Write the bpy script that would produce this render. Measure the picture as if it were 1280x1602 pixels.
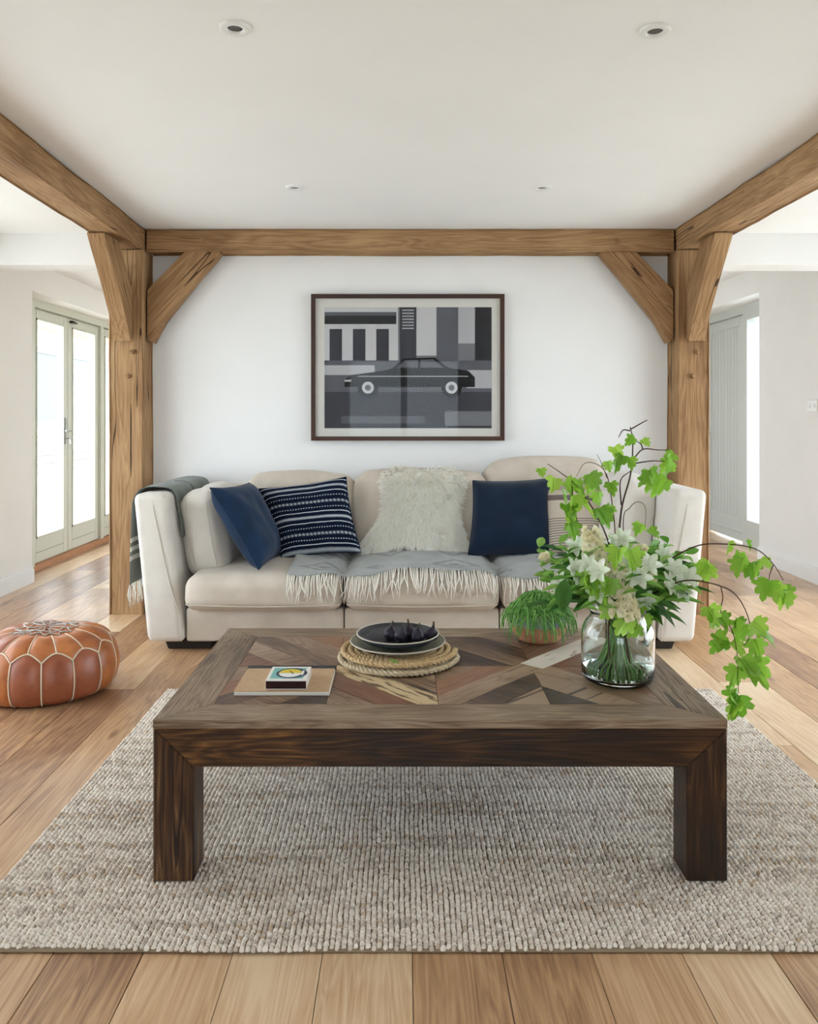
import bpy, bmesh, math, random
from math import sin, cos, pi, radians
from mathutils import Vector, Matrix, noise
from mathutils.bvhtree import BVHTree
random.seed(7)
scene = bpy.context.scene
col = scene.collection
for o in list(bpy.data.objects): bpy.data.objects.remove(o)

# ------------------------------------------------------------------ camera
cam_d = bpy.data.cameras.new('camera'); cam = bpy.data.objects.new('camera', cam_d); col.objects.link(cam)
CAMZ = 1.22; F = 1250.0
cam.location = (0, 0, CAMZ); cam.rotation_euler = (pi/2, 0, 0)
cam_d.sensor_width = 36; cam_d.lens = F/1602*36
cam_d.shift_x = (640-632)/1602; cam_d.shift_y = (652-801)/1602
cam_d.clip_start = .05
scene.camera = cam
# ------------------------------------------------------------------ sky (bright overcast day) and exposure
w = bpy.data.worlds.new('overcast_sky'); scene.world = w; w.use_nodes = True
bg = w.node_tree.nodes['Background']; bg.inputs[0].default_value = (.83, .895, 1, 1); bg.inputs[1].default_value = 6.0
scene.view_settings.view_transform = 'Standard'; scene.view_settings.look = 'None'
scene.view_settings.gamma = 1; scene.view_settings.use_curve_mapping = False
scene.view_settings.exposure = 0.2
# ------------------------------------------------------------------ helpers
WORLD = {}
def at(px, py, y):                 # photo measurement -> point at real distance y
    return Vector(((px-632)*y/F, y, CAMZ-(py-652)*y/F))
def place(o, parent=None, M=None):
    M = M or Matrix.Identity(4)
    if parent is not None:
        o.parent = parent; o.matrix_parent_inverse = WORLD[parent.name].inverted()
    o.matrix_basis = M; WORLD[o.name] = M.copy()
def tag(o, label=None, cat=None, group=None, kind=None):
    if label: o['label'] = label
    if cat: o['category'] = cat
    if group: o['group'] = group
    if kind: o['kind'] = kind
    return o
def thing(name, label, cat, loc, group=None):
    o = bpy.data.objects.new(name, None); col.objects.link(o); o.empty_display_size = .05
    place(o, None, Matrix.Translation(loc)); return tag(o, label, cat, group)
def make_mesh(name, V, Fc, mats, smooth=False, midx=None, uvs=None):
    me = bpy.data.meshes.new(name); me.from_pydata([tuple(v) for v in V], [], Fc)
    if not isinstance(mats, (list, tuple)): mats = [mats]
    for m in mats: me.materials.append(m)
    if smooth: me.polygons.foreach_set('use_smooth', [True]*len(me.polygons))
    if midx: me.polygons.foreach_set('material_index', midx)
    if uvs:
        uv = me.uv_layers.new(name='UVMap')
        for l in me.loops: uv.data[l.index].uv = uvs[l.vertex_index]
    me.update(); return me
def link(name, me, parent=None, M=None):
    o = bpy.data.objects.new(name, me); col.objects.link(o); place(o, parent, M); return o
def obj(name, V, Fc, mats, parent=None, smooth=False, M=None, midx=None, uvs=None):
    return link(name, make_mesh(name, V, Fc, mats, smooth, midx, uvs), parent, M)
def merge(parts):
    V = []; Fc = []
    for v, f in parts:
        n = len(V); V += [Vector(p) for p in v]; Fc += [tuple(i+n for i in q) for q in f]
    return V, Fc
BOXF = [(0,3,2,1),(4,5,6,7),(0,1,5,4),(1,2,6,5),(2,3,7,6),(3,0,4,7)]
def box(a, b):
    (x0,y0,z0),(x1,y1,z1) = a, b
    x0,x1 = min(x0,x1),max(x0,x1); y0,y1 = min(y0,y1),max(y0,y1); z0,z1 = min(z0,z1),max(z0,z1)
    return [Vector(p) for p in ((x0,y0,z0),(x1,y0,z0),(x1,y1,z0),(x0,y1,z0),(x0,y0,z1),(x1,y0,z1),(x1,y1,z1),(x0,y1,z1))], BOXF
def bevelled(V, Fc, r, seg=2):
    bm = bmesh.new(); vs = [bm.verts.new(v) for v in V]
    for f in Fc: bm.faces.new([vs[i] for i in f])
    bmesh.ops.recalc_face_normals(bm, faces=bm.faces)
    bmesh.ops.bevel(bm, geom=list(bm.edges), offset=r, segments=seg, profile=.5, affect='EDGES', clamp_overlap=True)
    bm.verts.index_update()
    out = [v.co.copy() for v in bm.verts], [tuple(v.index for v in f.verts) for f in bm.faces]
    bm.free(); return out
def bbox(a, b, r=.004, seg=2): return bevelled(*box(a, b), r, seg)
def prism(poly, axis, lo, hi):     # polygon in the two other axes, extruded along axis
    n = len(poly)
    def P(p, t): return Vector({'x': (t, p[0], p[1]), 'y': (p[0], t, p[1]), 'z': (p[0], p[1], t)}[axis])
    V = [P(p, lo) for p in poly]+[P(p, hi) for p in poly]
    Fc = [tuple(range(n))[::-1], tuple(range(n, 2*n))]+[(i, (i+1) % n, n+(i+1) % n, n+i) for i in range(n)]
    return V, Fc
def fixn(V, Fc):
    bm = bmesh.new(); vs = [bm.verts.new(v) for v in V]
    for f in Fc: bm.faces.new([vs[i] for i in f])
    bmesh.ops.recalc_face_normals(bm, faces=bm.faces); bm.verts.index_update()
    out = [v.co.copy() for v in bm.verts], [tuple(v.index for v in f.verts) for f in bm.faces]
    bm.free(); return out
def tube(pts, r, n=6, caps=True):
    pts = [Vector(p) for p in pts]; rs = r if isinstance(r, (list, tuple)) else [r]*len(pts)
    V = []; Fc = []; ref = None
    for i, p in enumerate(pts):
        t = (pts[min(i+1, len(pts)-1)]-pts[max(i-1, 0)]).normalized()
        if ref is None: ref = t.orthogonal().normalized()
        ref = (ref-t*ref.dot(t)); ref = ref.normalized() if ref.length > 1e-6 else t.orthogonal().normalized()
        b = t.cross(ref)
        V += [p+(ref*cos(2*pi*k/n)+b*sin(2*pi*k/n))*rs[i] for k in range(n)]
    for i in range(len(pts)-1):
        Fc += [(i*n+k, i*n+(k+1) % n, (i+1)*n+(k+1) % n, (i+1)*n+k) for k in range(n)]
    if caps: Fc += [tuple(range(n))[::-1], tuple(range((len(pts)-1)*n, len(pts)*n))]
    return V, Fc
def spline(pts, k=6):              # Catmull-Rom
    P = [Vector(p) for p in pts]; P = [2*P[0]-P[1]]+P+[2*P[-1]-P[-2]]; out = []
    for i in range(1, len(P)-2):
        for j in range(k):
            t = j/k; a, b, c, d = P[i-1:i+3]
            out.append(.5*((2*b)+(c-a)*t+(2*a-5*b+4*c-d)*t*t+(3*b-a-3*c+d)*t**3))
    return out+[P[-2]]
def lathe(prof, c, n=48, close=False):
    V = []; Fc = []; m = len(prof); c = Vector(c)
    for r, z in prof: V += [c+Vector((r*cos(2*pi*k/n), r*sin(2*pi*k/n), z)) for k in range(n)]
    for i in range(m if close else m-1):
        j = (i+1) % m
        Fc += [(i*n+k, i*n+(k+1) % n, j*n+(k+1) % n, j*n+k) for k in range(n)]
    return V, Fc
def grid(nu, nv, fn):
    V = [fn(i/nu, j/nv) for j in range(nv+1) for i in range(nu+1)]
    Fc = [(j*(nu+1)+i, j*(nu+1)+i+1, (j+1)*(nu+1)+i+1, (j+1)*(nu+1)+i) for j in range(nv) for i in range(nu)]
    return V, Fc
def roundbox(size, r, n=14, bulge=(0, 0, 0), wr=0, seed=0, wf=6):
    bm = bmesh.new(); bmesh.ops.create_cube(bm, size=2)
    bmesh.ops.subdivide_edges(bm, edges=list(bm.edges), cuts=n, use_grid_fill=True)
    h = Vector(size)/2
    for v in bm.verts:
        u = v.co.copy(); p = Vector((u.x*h.x, u.y*h.y, u.z*h.z))
        q = Vector([max(-h[i]+r, min(h[i]-r, p[i])) for i in range(3)]); d = p-q
        if d.length > 1e-7: p = q+d.normalized()*r
        e = [(1-u[i]**2) for i in range(3)]
        p.x += u.x*bulge[0]*e[1]*e[2]; p.y += u.y*bulge[1]*e[0]*e[2]; p.z += u.z*bulge[2]*e[0]*e[1]
        if wr:
            s = Vector((seed*3.1, seed*1.7, seed))
            p += Vector((noise.noise(p*wf+s), noise.noise(p*wf+s+Vector((9, 0, 0))), noise.noise(p*wf+s+Vector((0, 9, 0)))))*wr
        v.co = p
    bmesh.ops.recalc_face_normals(bm, faces=bm.faces); bm.verts.index_update()
    out = [v.co.copy() for v in bm.verts], [tuple(v.index for v in f.verts) for f in bm.faces]
    bm.free(); return out
def xf(VF, M): return [M @ v for v in VF[0]], VF[1]
def frame(o, x, z):                # matrix from x direction and up direction
    x = Vector(x).normalized(); z = Vector(z); y = z.cross(x).normalized(); z = x.cross(y)
    M = Matrix((x, y, z)).transposed().to_4x4(); M.translation = o; return M

# ------------------------------------------------------------------ materials
def lin(h):
    c = [int(h[i:i+2], 16)/255 for i in (0, 2, 4)]
    return tuple((v/12.92 if v <= .04045 else ((v+.055)/1.055)**2.4) for v in c)+(1,)
class NT:
    def __init__(s, name):
        s.m = bpy.data.materials.new(name); s.m.use_nodes = True; s.t = s.m.node_tree
        s.b = s.t.nodes['Principled BSDF']; s.out = s.t.nodes['Material Output']
    def n(s, kind, **kw):
        nd = s.t.nodes.new(kind)
        for k, v in kw.items():
            if k.startswith('i_'): nd.inputs[k[2:].replace('_', ' ')].default_value = v
            else: setattr(nd, k, v)
        return nd
    def l(s, a, b): s.t.links.new(a, b)
    def math(s, op, a, b=None, c=None):
        nd = s.n('ShaderNodeMath', operation=op)
        for i, v in enumerate((a, b, c)):
            if v is None: continue
            if isinstance(v, (int, float)): nd.inputs[i].default_value = v
            else: s.l(v, nd.inputs[i])
        return nd.outputs[0]
    def ramp(s, fac, stops, interp='LINEAR'):
        nd = s.n('ShaderNodeValToRGB'); r = nd.color_ramp; r.interpolation = interp
        while len(r.elements) > 1: r.elements.remove(r.elements[-1])
        r.elements[0].position = stops[0][0]; r.elements[0].color = stops[0][1]
        for p, c in stops[1:]: e = r.elements.new(p); e.color = c
        s.l(fac, nd.inputs[0]); return nd.outputs[0]
    def mix(s, fac, a, b, mode='MIX'):
        nd = s.n('ShaderNodeMix', data_type='RGBA', blend_type=mode)
        if isinstance(fac, (int, float)): nd.inputs[0].default_value = fac
        else: s.l(fac, nd.inputs[0])
        for i, v in ((6, a), (7, b)):
            if isinstance(v, tuple): nd.inputs[i].default_value = v
            else: s.l(v, nd.inputs[i])
        return nd.outputs[2]
    def bump(s, h, strength=.3, dist=.002):
        nd = s.n('ShaderNodeBump'); nd.inputs['Strength'].default_value = strength; nd.inputs['Distance'].default_value = dist
        s.l(h, nd.inputs['Height']); s.l(nd.outputs[0], s.b.inputs['Normal'])
def plain(name, c, rough=.6, spec=.5, **kw):
    t = NT(name); t.b.inputs['Base Color'].default_value = lin(c) if isinstance(c, str) else c
    t.b.inputs['Roughness'].default_value = rough; t.b.inputs['Specular IOR Level'].default_value = spec
    for k, v in kw.items(): t.b.inputs[k.replace('_', ' ')].default_value = v
    return t.m
def noisy(name, c1, c2, scale=20, rough=.7, bump=0, dist=.002, detail=4, spec=.3, stretch=(1, 1, 1), sheen=0):
    t = NT(name); tc = t.n('ShaderNodeTexCoord'); mp = t.n('ShaderNodeMapping'); mp.inputs['Scale'].default_value = stretch
    t.l(tc.outputs['Object'], mp.inputs[0])
    nz = t.n('ShaderNodeTexNoise'); nz.inputs['Scale'].default_value = scale; nz.inputs['Detail'].default_value = detail
    t.l(mp.outputs[0], nz.inputs['Vector'])
    t.l(t.ramp(nz.outputs[0], [(.3, lin(c1)), (.7, lin(c2))]), t.b.inputs['Base Color'])
    t.b.inputs['Roughness'].default_value = rough; t.b.inputs['Specular IOR Level'].default_value = spec
    if sheen: t.b.inputs['Sheen Weight'].default_value = sheen
    if bump: t.bump(nz.outputs[0], bump, dist)
    return t.m
def fabric(name, c1, c2, weave=900, rough=.9, bump=.25, sheen=.2):
    t = NT(name); tc = t.n('ShaderNodeTexCoord')
    nz = t.n('ShaderNodeTexNoise'); nz.inputs['Scale'].default_value = 9; nz.inputs['Detail'].default_value = 5
    t.l(tc.outputs['Object'], nz.inputs['Vector'])
    n2 = t.n('ShaderNodeTexNoise'); n2.inputs['Scale'].default_value = weave; n2.inputs['Detail'].default_value = 2
    t.l(tc.outputs['Object'], n2.inputs['Vector'])
    m = t.math('ADD', t.math('MULTIPLY', nz.outputs[0], .6), t.math('MULTIPLY', n2.outputs[0], .4))
    t.l(t.ramp(m, [(.35, lin(c1)), (.65, lin(c2))]), t.b.inputs['Base Color'])
    t.b.inputs['Roughness'].default_value = rough; t.b.inputs['Specular IOR Level'].default_value = .15
    t.b.inputs['Sheen Weight'].default_value = sheen
    t.bump(m, bump, .003); return t.m
def wood(name, stops, along='x', scale=1.0, rough=.5, spec=.4, cracks=0, bump=.25, tone=.35, crackcol='2a1a0e', knots=0, contrast=1.4):
    """long grain along one local axis; each object takes its own tone and its own cut of the grain"""
    t = NT(name); tc = t.n('ShaderNodeTexCoord'); oi = t.n('ShaderNodeObjectInfo')
    off = t.n('ShaderNodeVectorMath', operation='SCALE'); off.inputs[0].default_value = (37, 53, 71); t.l(oi.outputs['Random'], off.inputs['Scale'])
    add = t.n('ShaderNodeVectorMath', operation='ADD'); t.l(tc.outputs['Object'], add.inputs[0]); t.l(off.outputs[0], add.inputs[1])
    mp = t.n('ShaderNodeMapping'); k = {'x': 0, 'y': 1, 'z': 2}[along]
    sc = [13*scale]*3; sc[k] = 1.1*scale; mp.inputs['Scale'].default_value = sc; t.l(add.outputs[0], mp.inputs[0])
    n1 = t.n('ShaderNodeTexNoise'); n1.inputs['Scale'].default_value = 1.0; n1.inputs['Detail'].default_value = 3; n1.inputs['Distortion'].default_value = .8
    t.l(mp.outputs[0], n1.inputs['Vector'])
    rings = t.math('FRACT', t.math('MULTIPLY', n1.outputs[0], 9.0))
    rings = t.math('ABSOLUTE', t.math('SUBTRACT', rings, .5))
    mp2 = t.n('ShaderNodeMapping'); sc = [150*scale]*3; sc[k] = 5*scale; mp2.inputs['Scale'].default_value = sc; t.l(add.outputs[0], mp2.inputs[0])
    n2 = t.n('ShaderNodeTexNoise'); n2.inputs['Scale'].default_value = 1; n2.inputs['Detail'].default_value = 3; t.l(mp2.outputs[0], n2.inputs['Vector'])
    n3 = t.n('ShaderNodeTexNoise'); n3.inputs['Scale'].default_value = 2.3*scale; t.l(add.outputs[0], n3.inputs['Vector'])
    f = t.math('ADD', t.math('MULTIPLY', rings, .45), t.math('MULTIPLY', n2.outputs[0], .55))
    f = t.math('ADD', t.math('MULTIPLY', f, .6), t.math('MULTIPLY', n3.outputs[0], .4))
    f = t.math('ADD', f, t.math('MULTIPLY', t.math('SUBTRACT', oi.outputs['Random'], .5), tone))
    f = t.math('ADD', t.math('MULTIPLY', t.math('SUBTRACT', f, .42), contrast), .48)
    c = t.ramp(f, stops)
    if knots:
        vo = t.n('ShaderNodeTexVoronoi'); vo.inputs['Scale'].default_value = 1; mk = t.n('ShaderNodeMapping')
        s3 = [5.5]*3; s3[k] = 1.7; mk.inputs['Scale'].default_value = s3; t.l(add.outputs[0], mk.inputs[0]); t.l(mk.outputs[0], vo.inputs['Vector'])
        kf = t.ramp(vo.outputs['Distance'], [(0, (1, 1, 1, 1)), (.05, (.7, .7, .7, 1)), (.11, (0, 0, 0, 1))])
        c = t.mix(t.math('MULTIPLY', kf, knots), c, lin('5a3a22'))
    if cracks:
        mc = t.n('ShaderNodeMapping'); s4 = [8]*3; s4[k] = .22; mc.inputs['Scale'].default_value = s4; t.l(add.outputs[0], mc.inputs[0])
        nc = t.n('ShaderNodeTexNoise'); nc.inputs['Scale'].default_value = 1; nc.inputs['Detail'].default_value = 2; t.l(mc.outputs[0], nc.inputs['Vector'])
        ck = t.math('LESS_THAN', t.math('ABSOLUTE', t.math('SUBTRACT', nc.outputs[0], .62)), cracks)
        c = t.mix(t.math('MULTIPLY', ck, .85), c, lin(crackcol))
    t.l(c, t.b.inputs['Base Color'])
    t.b.inputs['Roughness'].default_value = rough; t.b.inputs['Specular IOR Level'].default_value = spec
    t.bump(f, bump, .002); return t.m
def glassy(name, tint=(1, 1, 1, 1), ior=1.45):       # thin pane: lets light straight through, mirrors a little
    t = NT(name); tr = t.n('ShaderNodeBsdfTransparent'); tr.inputs[0].default_value = tint
    gl = t.n('ShaderNodeBsdfGlossy'); gl.inputs['Roughness'].default_value = .01
    fr = t.n('ShaderNodeFresnel'); ge = t.n('ShaderNodeNewGeometry'); t.l(t.math('ADD', ior, t.math('MULTIPLY', ge.outputs['Backfacing'], 1/ior-ior)), fr.inputs[0])   # same reflectance on both faces of the pane
    mx = t.n('ShaderNodeMixShader'); t.l(fr.outputs[0], mx.inputs[0]); t.l(tr.outputs[0], mx.inputs[1]); t.l(gl.outputs[0], mx.inputs[2])
    t.l(mx.outputs[0], t.out.inputs[0]); return t.m
def leafmat(name, c1, c2, rough=.4):
    t = NT(name); oi = t.n('ShaderNodeObjectInfo'); tc = t.n('ShaderNodeTexCoord')
    nz = t.n('ShaderNodeTexNoise'); nz.inputs['Scale'].default_value = 30; t.l(tc.outputs['Object'], nz.inputs['Vector'])
    f = t.math('ADD', t.math('MULTIPLY', oi.outputs['Random'], .7), t.math('MULTIPLY', nz.outputs[0], .4))
    c = t.ramp(f, [(.15, lin(c1)), (.9, lin(c2))]); t.l(c, t.b.inputs['Base Color'])
    t.b.inputs['Roughness'].default_value = rough
    tl = t.n('ShaderNodeBsdfTranslucent'); t.l(c, tl.inputs[0])
    mx = t.n('ShaderNodeMixShader'); mx.inputs[0].default_value = .4
    t.l(t.b.outputs[0], mx.inputs[1]); t.l(tl.outputs[0], mx.inputs[2]); t.l(mx.outputs[0], t.out.inputs[0]); return t.m

WALL = noisy('white_plaster', 'f0f0ef', 'f3f3f2', 3, .9, .05, .001, spec=.2)
WARMWALL = noisy('warm_white_plaster', 'f3f0ea', 'f5f3ee', 3, .9, .05, .001, spec=.2)
CEIL = noisy('ceiling_paint', 'f4f4f3', 'f6f6f5', 3, .95, spec=.1)
WHITEPAINT = plain('white_gloss_paint', 'ececea', .35)
SAGE = plain('pale_sage_paint', 'd5d6c6', .4)
GREYDOOR = plain('pale_grey_paint', 'c9cdc9', .45)
OAKFLOOR = wood('oak_floorboard', [(.15, lin('86624a')), (.4, lin('b38d68')), (.62, lin('cda983')), (.88, lin('e0c5a2'))], 'y', 1.0, .3, .5, bump=.08, tone=.42, knots=.8)
OAKBEAM = wood('oak_timber', [(.2, lin('6e5136')), (.45, lin('967351')), (.7, lin('b3916a')), (.9, lin('c6a883'))], 'x', .9, .7, .2, cracks=.0035, bump=.4, tone=.12, knots=.6)
PANE = glassy('window_glass', (.97, .99, .98, 1)); ARTGLASS = glassy('picture_glass', (.98, .98, .98, 1), 1.2)
METAL = plain('brushed_steel', '9a9a98', .3, Metallic=1.0)
BLACKM = plain('dark_metal', '2c2b29', .4, Metallic=.6)

# ------------------------------------------------------------------ room shell
def struct(name, parts, m, smooth=False):
    o = obj(name, *merge(parts), m, None, smooth); o['kind'] = 'structure'; return o
YB = 5.12
fl = struct('floor', [box((-3.1, -2.3, -.14), (3.45, 9.3, -.022))], plain('subfloor', '4a3524', .9))
random.seed(11)
k = 0; x = .019-.204*16
while x < 3.4:
    y = -2.25-random.random()*1.6
    while y < 9.25:
        L = random.uniform(1.5, 2.5); a = max(y, -2.25); b = min(y+L, 9.25)
        if b-a > .05:
            cx = x+.102; cy = (a+b)/2; hx = .1012; hy = (b-a)/2-.0008
            V, Fc = bbox((-hx, -hy, -.02), (hx, hy, 0), .0012, 1)
            obj('plank', V, Fc, OAKFLOOR, fl, M=Matrix.Translation((cx, cy, random.uniform(-.0004, .0004))))
        y += L
    x += .204
H = 2.39
struct('ceiling', [box((-3.1, -2.3, H), (3.45, 5.3, H+.2)), box((-3.1, 5.3, 2.36), (0, 9.3, 2.6)), box((0, 5.3, 2.5), (3.45, 9.3, 2.7))], CEIL)
struct('wall_back', [box((-1.80, YB, 0), (1.87, YB+.25, H))], WALL)
struct('wall_left', [box((-3.05, -2.3, 0), (-2.745, 1.6, 2.6)), box((-3.05, 1.6, 2.18), (-2.745, 5.0, 2.6)), box((-3.05, 5.0, 0), (-2.745, 5.9, 2.6)),
        box((-3.05, 5.9, 2.15), (-2.745, 8.5, 2.6)), box((-3.05, 8.5, 0), (-2.745, 9.3, 2.6)), box((-3.05, 1.6, 0), (-2.745, 5.0, .08))], WARMWALL)
struct('wall_right', [box((3.02, -2.3, 0), (3.35, 1.9, 2.7)), box((3.02, 1.9, 2.18), (3.35, 5.3, 2.7)), box((3.02, 5.3, 0), (3.35, 6.79, 2.7)),
        box((3.02, 6.79, 2.28), (3.35, 8.62, 2.7)), box((3.02, 8.62, 0), (3.35, 9.3, 2.7)), box((3.02, 1.9, 0), (3.35, 5.3, .08))], WALL)
struct('wall_rear', [box((-3.05, 9.2, 0), (-1.45, 9.4, 2.7)), box((.15, 9.2, 0), (1.2, 9.4, 2.7)), box((-1.45, 9.2, 2.15), (.15, 9.4, 2.7)), box((1.2, 9.2, 2.15), (2.2, 9.4, 2.7)), box((2.2, 9.2, 0), (3.35, 9.4, 2.7))], WALL)
struct('wall_front', [box((-3.05, -2.5, 0), (-.9, -2.3, 2.6)), box((.9, -2.5, 0), (3.35, -2.3, 2.6)), box((-.9, -2.5, 2.15), (.9, -2.3, 2.6))], WALL)
struct('trim_1', [box((-3.05, 5.1, 2.19), (-1.80, 5.32, H))], WALL)['label'] = 'plastered downstand over the opening to the glazed doors'
struct('trim_2', [box((1.87, 5.1, 2.19), (3.02, 5.32, H))], WALL)['label'] = 'plastered downstand over the opening to the boarded door'
def skirting(name, pts, nrm):
    parts = []
    for (x0, y0), (x1, y1) in pts:
        nx, ny = nrm
        parts.append(box((x0, y0, 0), (x1+nx*.018, y1+ny*.018, .1))); parts.append(box((x0, y0, .1), (x1+nx*.011, y1+ny*.011, .118)))
    struct(name, parts, WHITEPAINT)
skirting('baseboard_left', [((-2.745, -2.3), (-2.745, 1.6)), ((-2.745, 5.0), (-2.745, 5.895))], (1, 0))
skirting('baseboard_right', [((3.02, -2.3), (3.02, 1.9)), ((3.02, 5.3), (3.02, 6.79))], (-1, 0))
skirting('baseboard_back', [((-1.60, YB), (1.68, YB))], (0, -1))
# outside
struct('ground', [box((-40, -40, -.35), (40, 40, -.15))], noisy('pale_paving', 'dcd9d1', 'e8e5de', 2, .9))

def pane_frame(parts, X, y0, y1, z0, z1, s, bot, th, top=None):
    top = top or s
    parts += [box((X-th/2, y0, z0), (X+th/2, y0+s, z1)), box((X-th/2, y1-s, z0), (X+th/2, y1, z1)),
              box((X-th/2, y0+s, z1-top), (X+th/2, y1-s, z1)), box((X-th/2, y0+s, z0), (X+th/2, y1-s, z0+bot))]
    return (y0+s, y1-s, z0+bot, z1-top)
# door_1: glazed French doors
XD = -2.97
d1 = bpy.data.objects.new('door_1', None); col.objects.link(d1); place(d1, None, Matrix.Translation((XD, 7.2, 0)))
tag(d1, 'pale sage glazed French doors with steel handle', None, None, 'structure')
fr = [box((XD-.06, 5.9, 2.09), (XD+.06, 8.5, 2.15)), box((XD-.06, 5.9, .03), (XD+.06, 6.3, 2.09)), box((XD-.06, 7.70, .03), (XD+.05, 7.77, 2.09)), box((XD-.06, 8.43, .03), (XD+.06, 8.5, 2.09))]
obj('door_frame', *merge(fr), SAGE, d1)
for a, b in ((6.31, 6.995), (7.005, 7.695), (7.775, 8.425)):
    p = []; g = pane_frame(p, XD, a, b, .045, 2.085, .085, .20, .05, .075)
    leaf = obj('door_leaf', *merge([bevelled(*q, .004, 1) for q in p]), SAGE, d1)
    obj('glass_pane', *box((XD-.004, g[0], g[2]), (XD+.004, g[1], g[3])), PANE, leaf)
    obj('glazing_bead', *merge([box((XD+.02, g[0], g[2]), (XD+.032, g[0]+.012, g[3])), box((XD+.02, g[1]-.012, g[2]), (XD+.032, g[1], g[3])),
        box((XD+.02, g[0], g[2]), (XD+.032, g[1], g[2]+.012)), box((XD+.02, g[0], g[3]-.012), (XD+.032, g[1], g[3]))]), SAGE, leaf)
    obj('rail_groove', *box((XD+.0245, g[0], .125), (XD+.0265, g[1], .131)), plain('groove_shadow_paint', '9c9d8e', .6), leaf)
    if b == 6.995:
        h = obj('handle', *merge([bbox((XD+.025, 6.935, .98), (XD+.033, 6.965, 1.21), .003), tube([(XD+.03, 6.95, 1.1), (XD+.075, 6.95, 1.1), (XD+.08, 6.94, 1.1), (XD+.08, 6.83, 1.1)], .009, 8)]), METAL, leaf)
        obj('key', *merge([tube([(XD+.03, 6.95, 1.03), (XD+.07, 6.95, 1.03)], .004, 6), bbox((XD+.06, 6.947, .98), (XD+.075, 6.953, 1.03), .001, 1)]), METAL, leaf)
    if a == 7.005: obj('door_stay', *merge([bbox((XD+.025, 7.03, 2.045), (XD+.06, 7.09, 2.065), .004), bbox((XD+.03, 7.09, 2.05), (XD+.045, 7.17, 2.06), .002)]), BLACKM, leaf)
obj('threshold', *merge([box((-2.99, 5.905, .0), (-2.90, 8.495, .04))]), wood('threshold_wood', [(.2, lin('a0663c')), (.8, lin('c58d62'))], 'y'), d1)
# window_1 / window_2 : the large side windows past the edge of the view
for nm, X, y0, y1 in (('window_1', -2.93, 1.6, 5.0), ('window_2', 3.2, 1.9, 5.3)):
    wd = bpy.data.objects.new(nm, None); col.objects.link(wd); place(wd, None, Matrix.Translation((X, (y0+y1)/2, .08))); tag(wd, 'wide white side window', None, None, 'structure')
    n = 3; ww = (y1-y0)/n
    for i in range(n):
        p = []; g = pane_frame(p, X, y0+i*ww, y0+(i+1)*ww, .08, 2.18, .06, .06, .06)
        obj('window_frame', *merge(p), SAGE, wd); obj('glass_pane', *box((X-.003, g[0], g[2]), (X+.003, g[1], g[3])), PANE, wd)
wd = bpy.data.objects.new('window_3', None); col.objects.link(wd); place(wd, None, Matrix.Translation((.1, -2.4, 0))); tag(wd, 'wide glazed garden opening', None, None, 'structure')
def glazed_bay(wd, Y, xs):
    for x0, x1 in zip(xs, xs[1:]):
        s = .05
        obj('window_frame', *merge([box((x0, Y-.03, 0), (x0+s, Y+.03, 2.15)), box((x1-s, Y-.03, 0), (x1, Y+.03, 2.15)), box((x0+s, Y-.03, 2.09), (x1-s, Y+.03, 2.15)), box((x0+s, Y-.03, 0), (x1-s, Y+.03, .1))]), SAGE, wd)
        obj('glass_pane', *box((x0+s, Y-.003, .1), (x1-s, Y+.003, 2.09)), PANE, wd)
glazed_bay(wd, -2.4, [-.9, 0, .9])
for nm, xs in (('added_window_4', [-1.45, -.65, .15]), ('added_window_5', [1.2, 1.7, 2.2])):  # unseen rear bays, added to send more light through the side passages
    wd = bpy.data.objects.new(nm, None); col.objects.link(wd); place(wd, None, Matrix.Translation((xs[1], 9.3, 0))); tag(wd, 'unseen glazed bay added at the rear for more light', None, None, 'structure'); glazed_bay(wd, 9.3, xs)
# door_2: boarded door with side light
XR = 3.27
d2 = bpy.data.objects.new('door_2', None); col.objects.link(d2); place(d2, None, Matrix.Translation((XR, 8.0, 0)))
tag(d2, 'pale grey boarded door with narrow side light', None, None, 'structure')
obj('door_frame', *merge([box((XR-.05, 6.79, 2.2), (XR+.08, 8.62, 2.28)), box((XR-.05, 7.5, 0), (XR+.08, 7.595, 2.2)), box((XR-.05, 8.56, 0), (XR+.08, 8.62, 2.2)), box((XR-.05, 6.79, 0), (XR+.08, 6.86, 2.2)),
     box((XR-.05, 6.86, 0), (XR+.08, 7.5, .25)), box((XR-.05, 6.86, 2.13), (XR+.08, 7.5, 2.2))]), GREYDOOR, d2)
obj('side_light_pane', *box((XR+.02, 6.86, .25), (XR+.026, 7.5, 2.13)), PANE, d2)
dl = obj('door_leaf', *merge([bbox((XR-.022, 7.6, .02), (XR+.03, 7.72, 2.195), .003, 1), bbox((XR-.022, 8.44, .02), (XR+.03, 8.555, 2.195), .003, 1),
     bbox((XR-.022, 7.72, 2.1), (XR+.03, 8.44, 2.195), .003, 1), bbox((XR-.022, 7.72, .02), (XR+.03, 8.44, .25), .003, 1), box((XR, 7.72, .25), (XR+.02, 8.44, 2.1)), bbox((XR-.034, 7.63, .10), (XR-.02, 8.53, .125), .004, 1)]), GREYDOOR, d2)
bmsh = make_mesh('board', *bbox((-.011, -.0385, -.925), (.011, .0385, .925), .004, 2), GREYDOOR)
for i in range(9): link('board', bmsh, dl, Matrix.Translation((XR-.004, 7.76+.08*i, 1.175)))
for z in (.45, 1.2, 1.92): obj('hinge', *merge([tube([(XR-.028, 7.597, z-.05), (XR-.028, 7.597, z+.05)], .007, 8), box((XR-.026, 7.597, z-.05), (XR-.022, 7.625, z+.05))]), METAL, dl)
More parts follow.
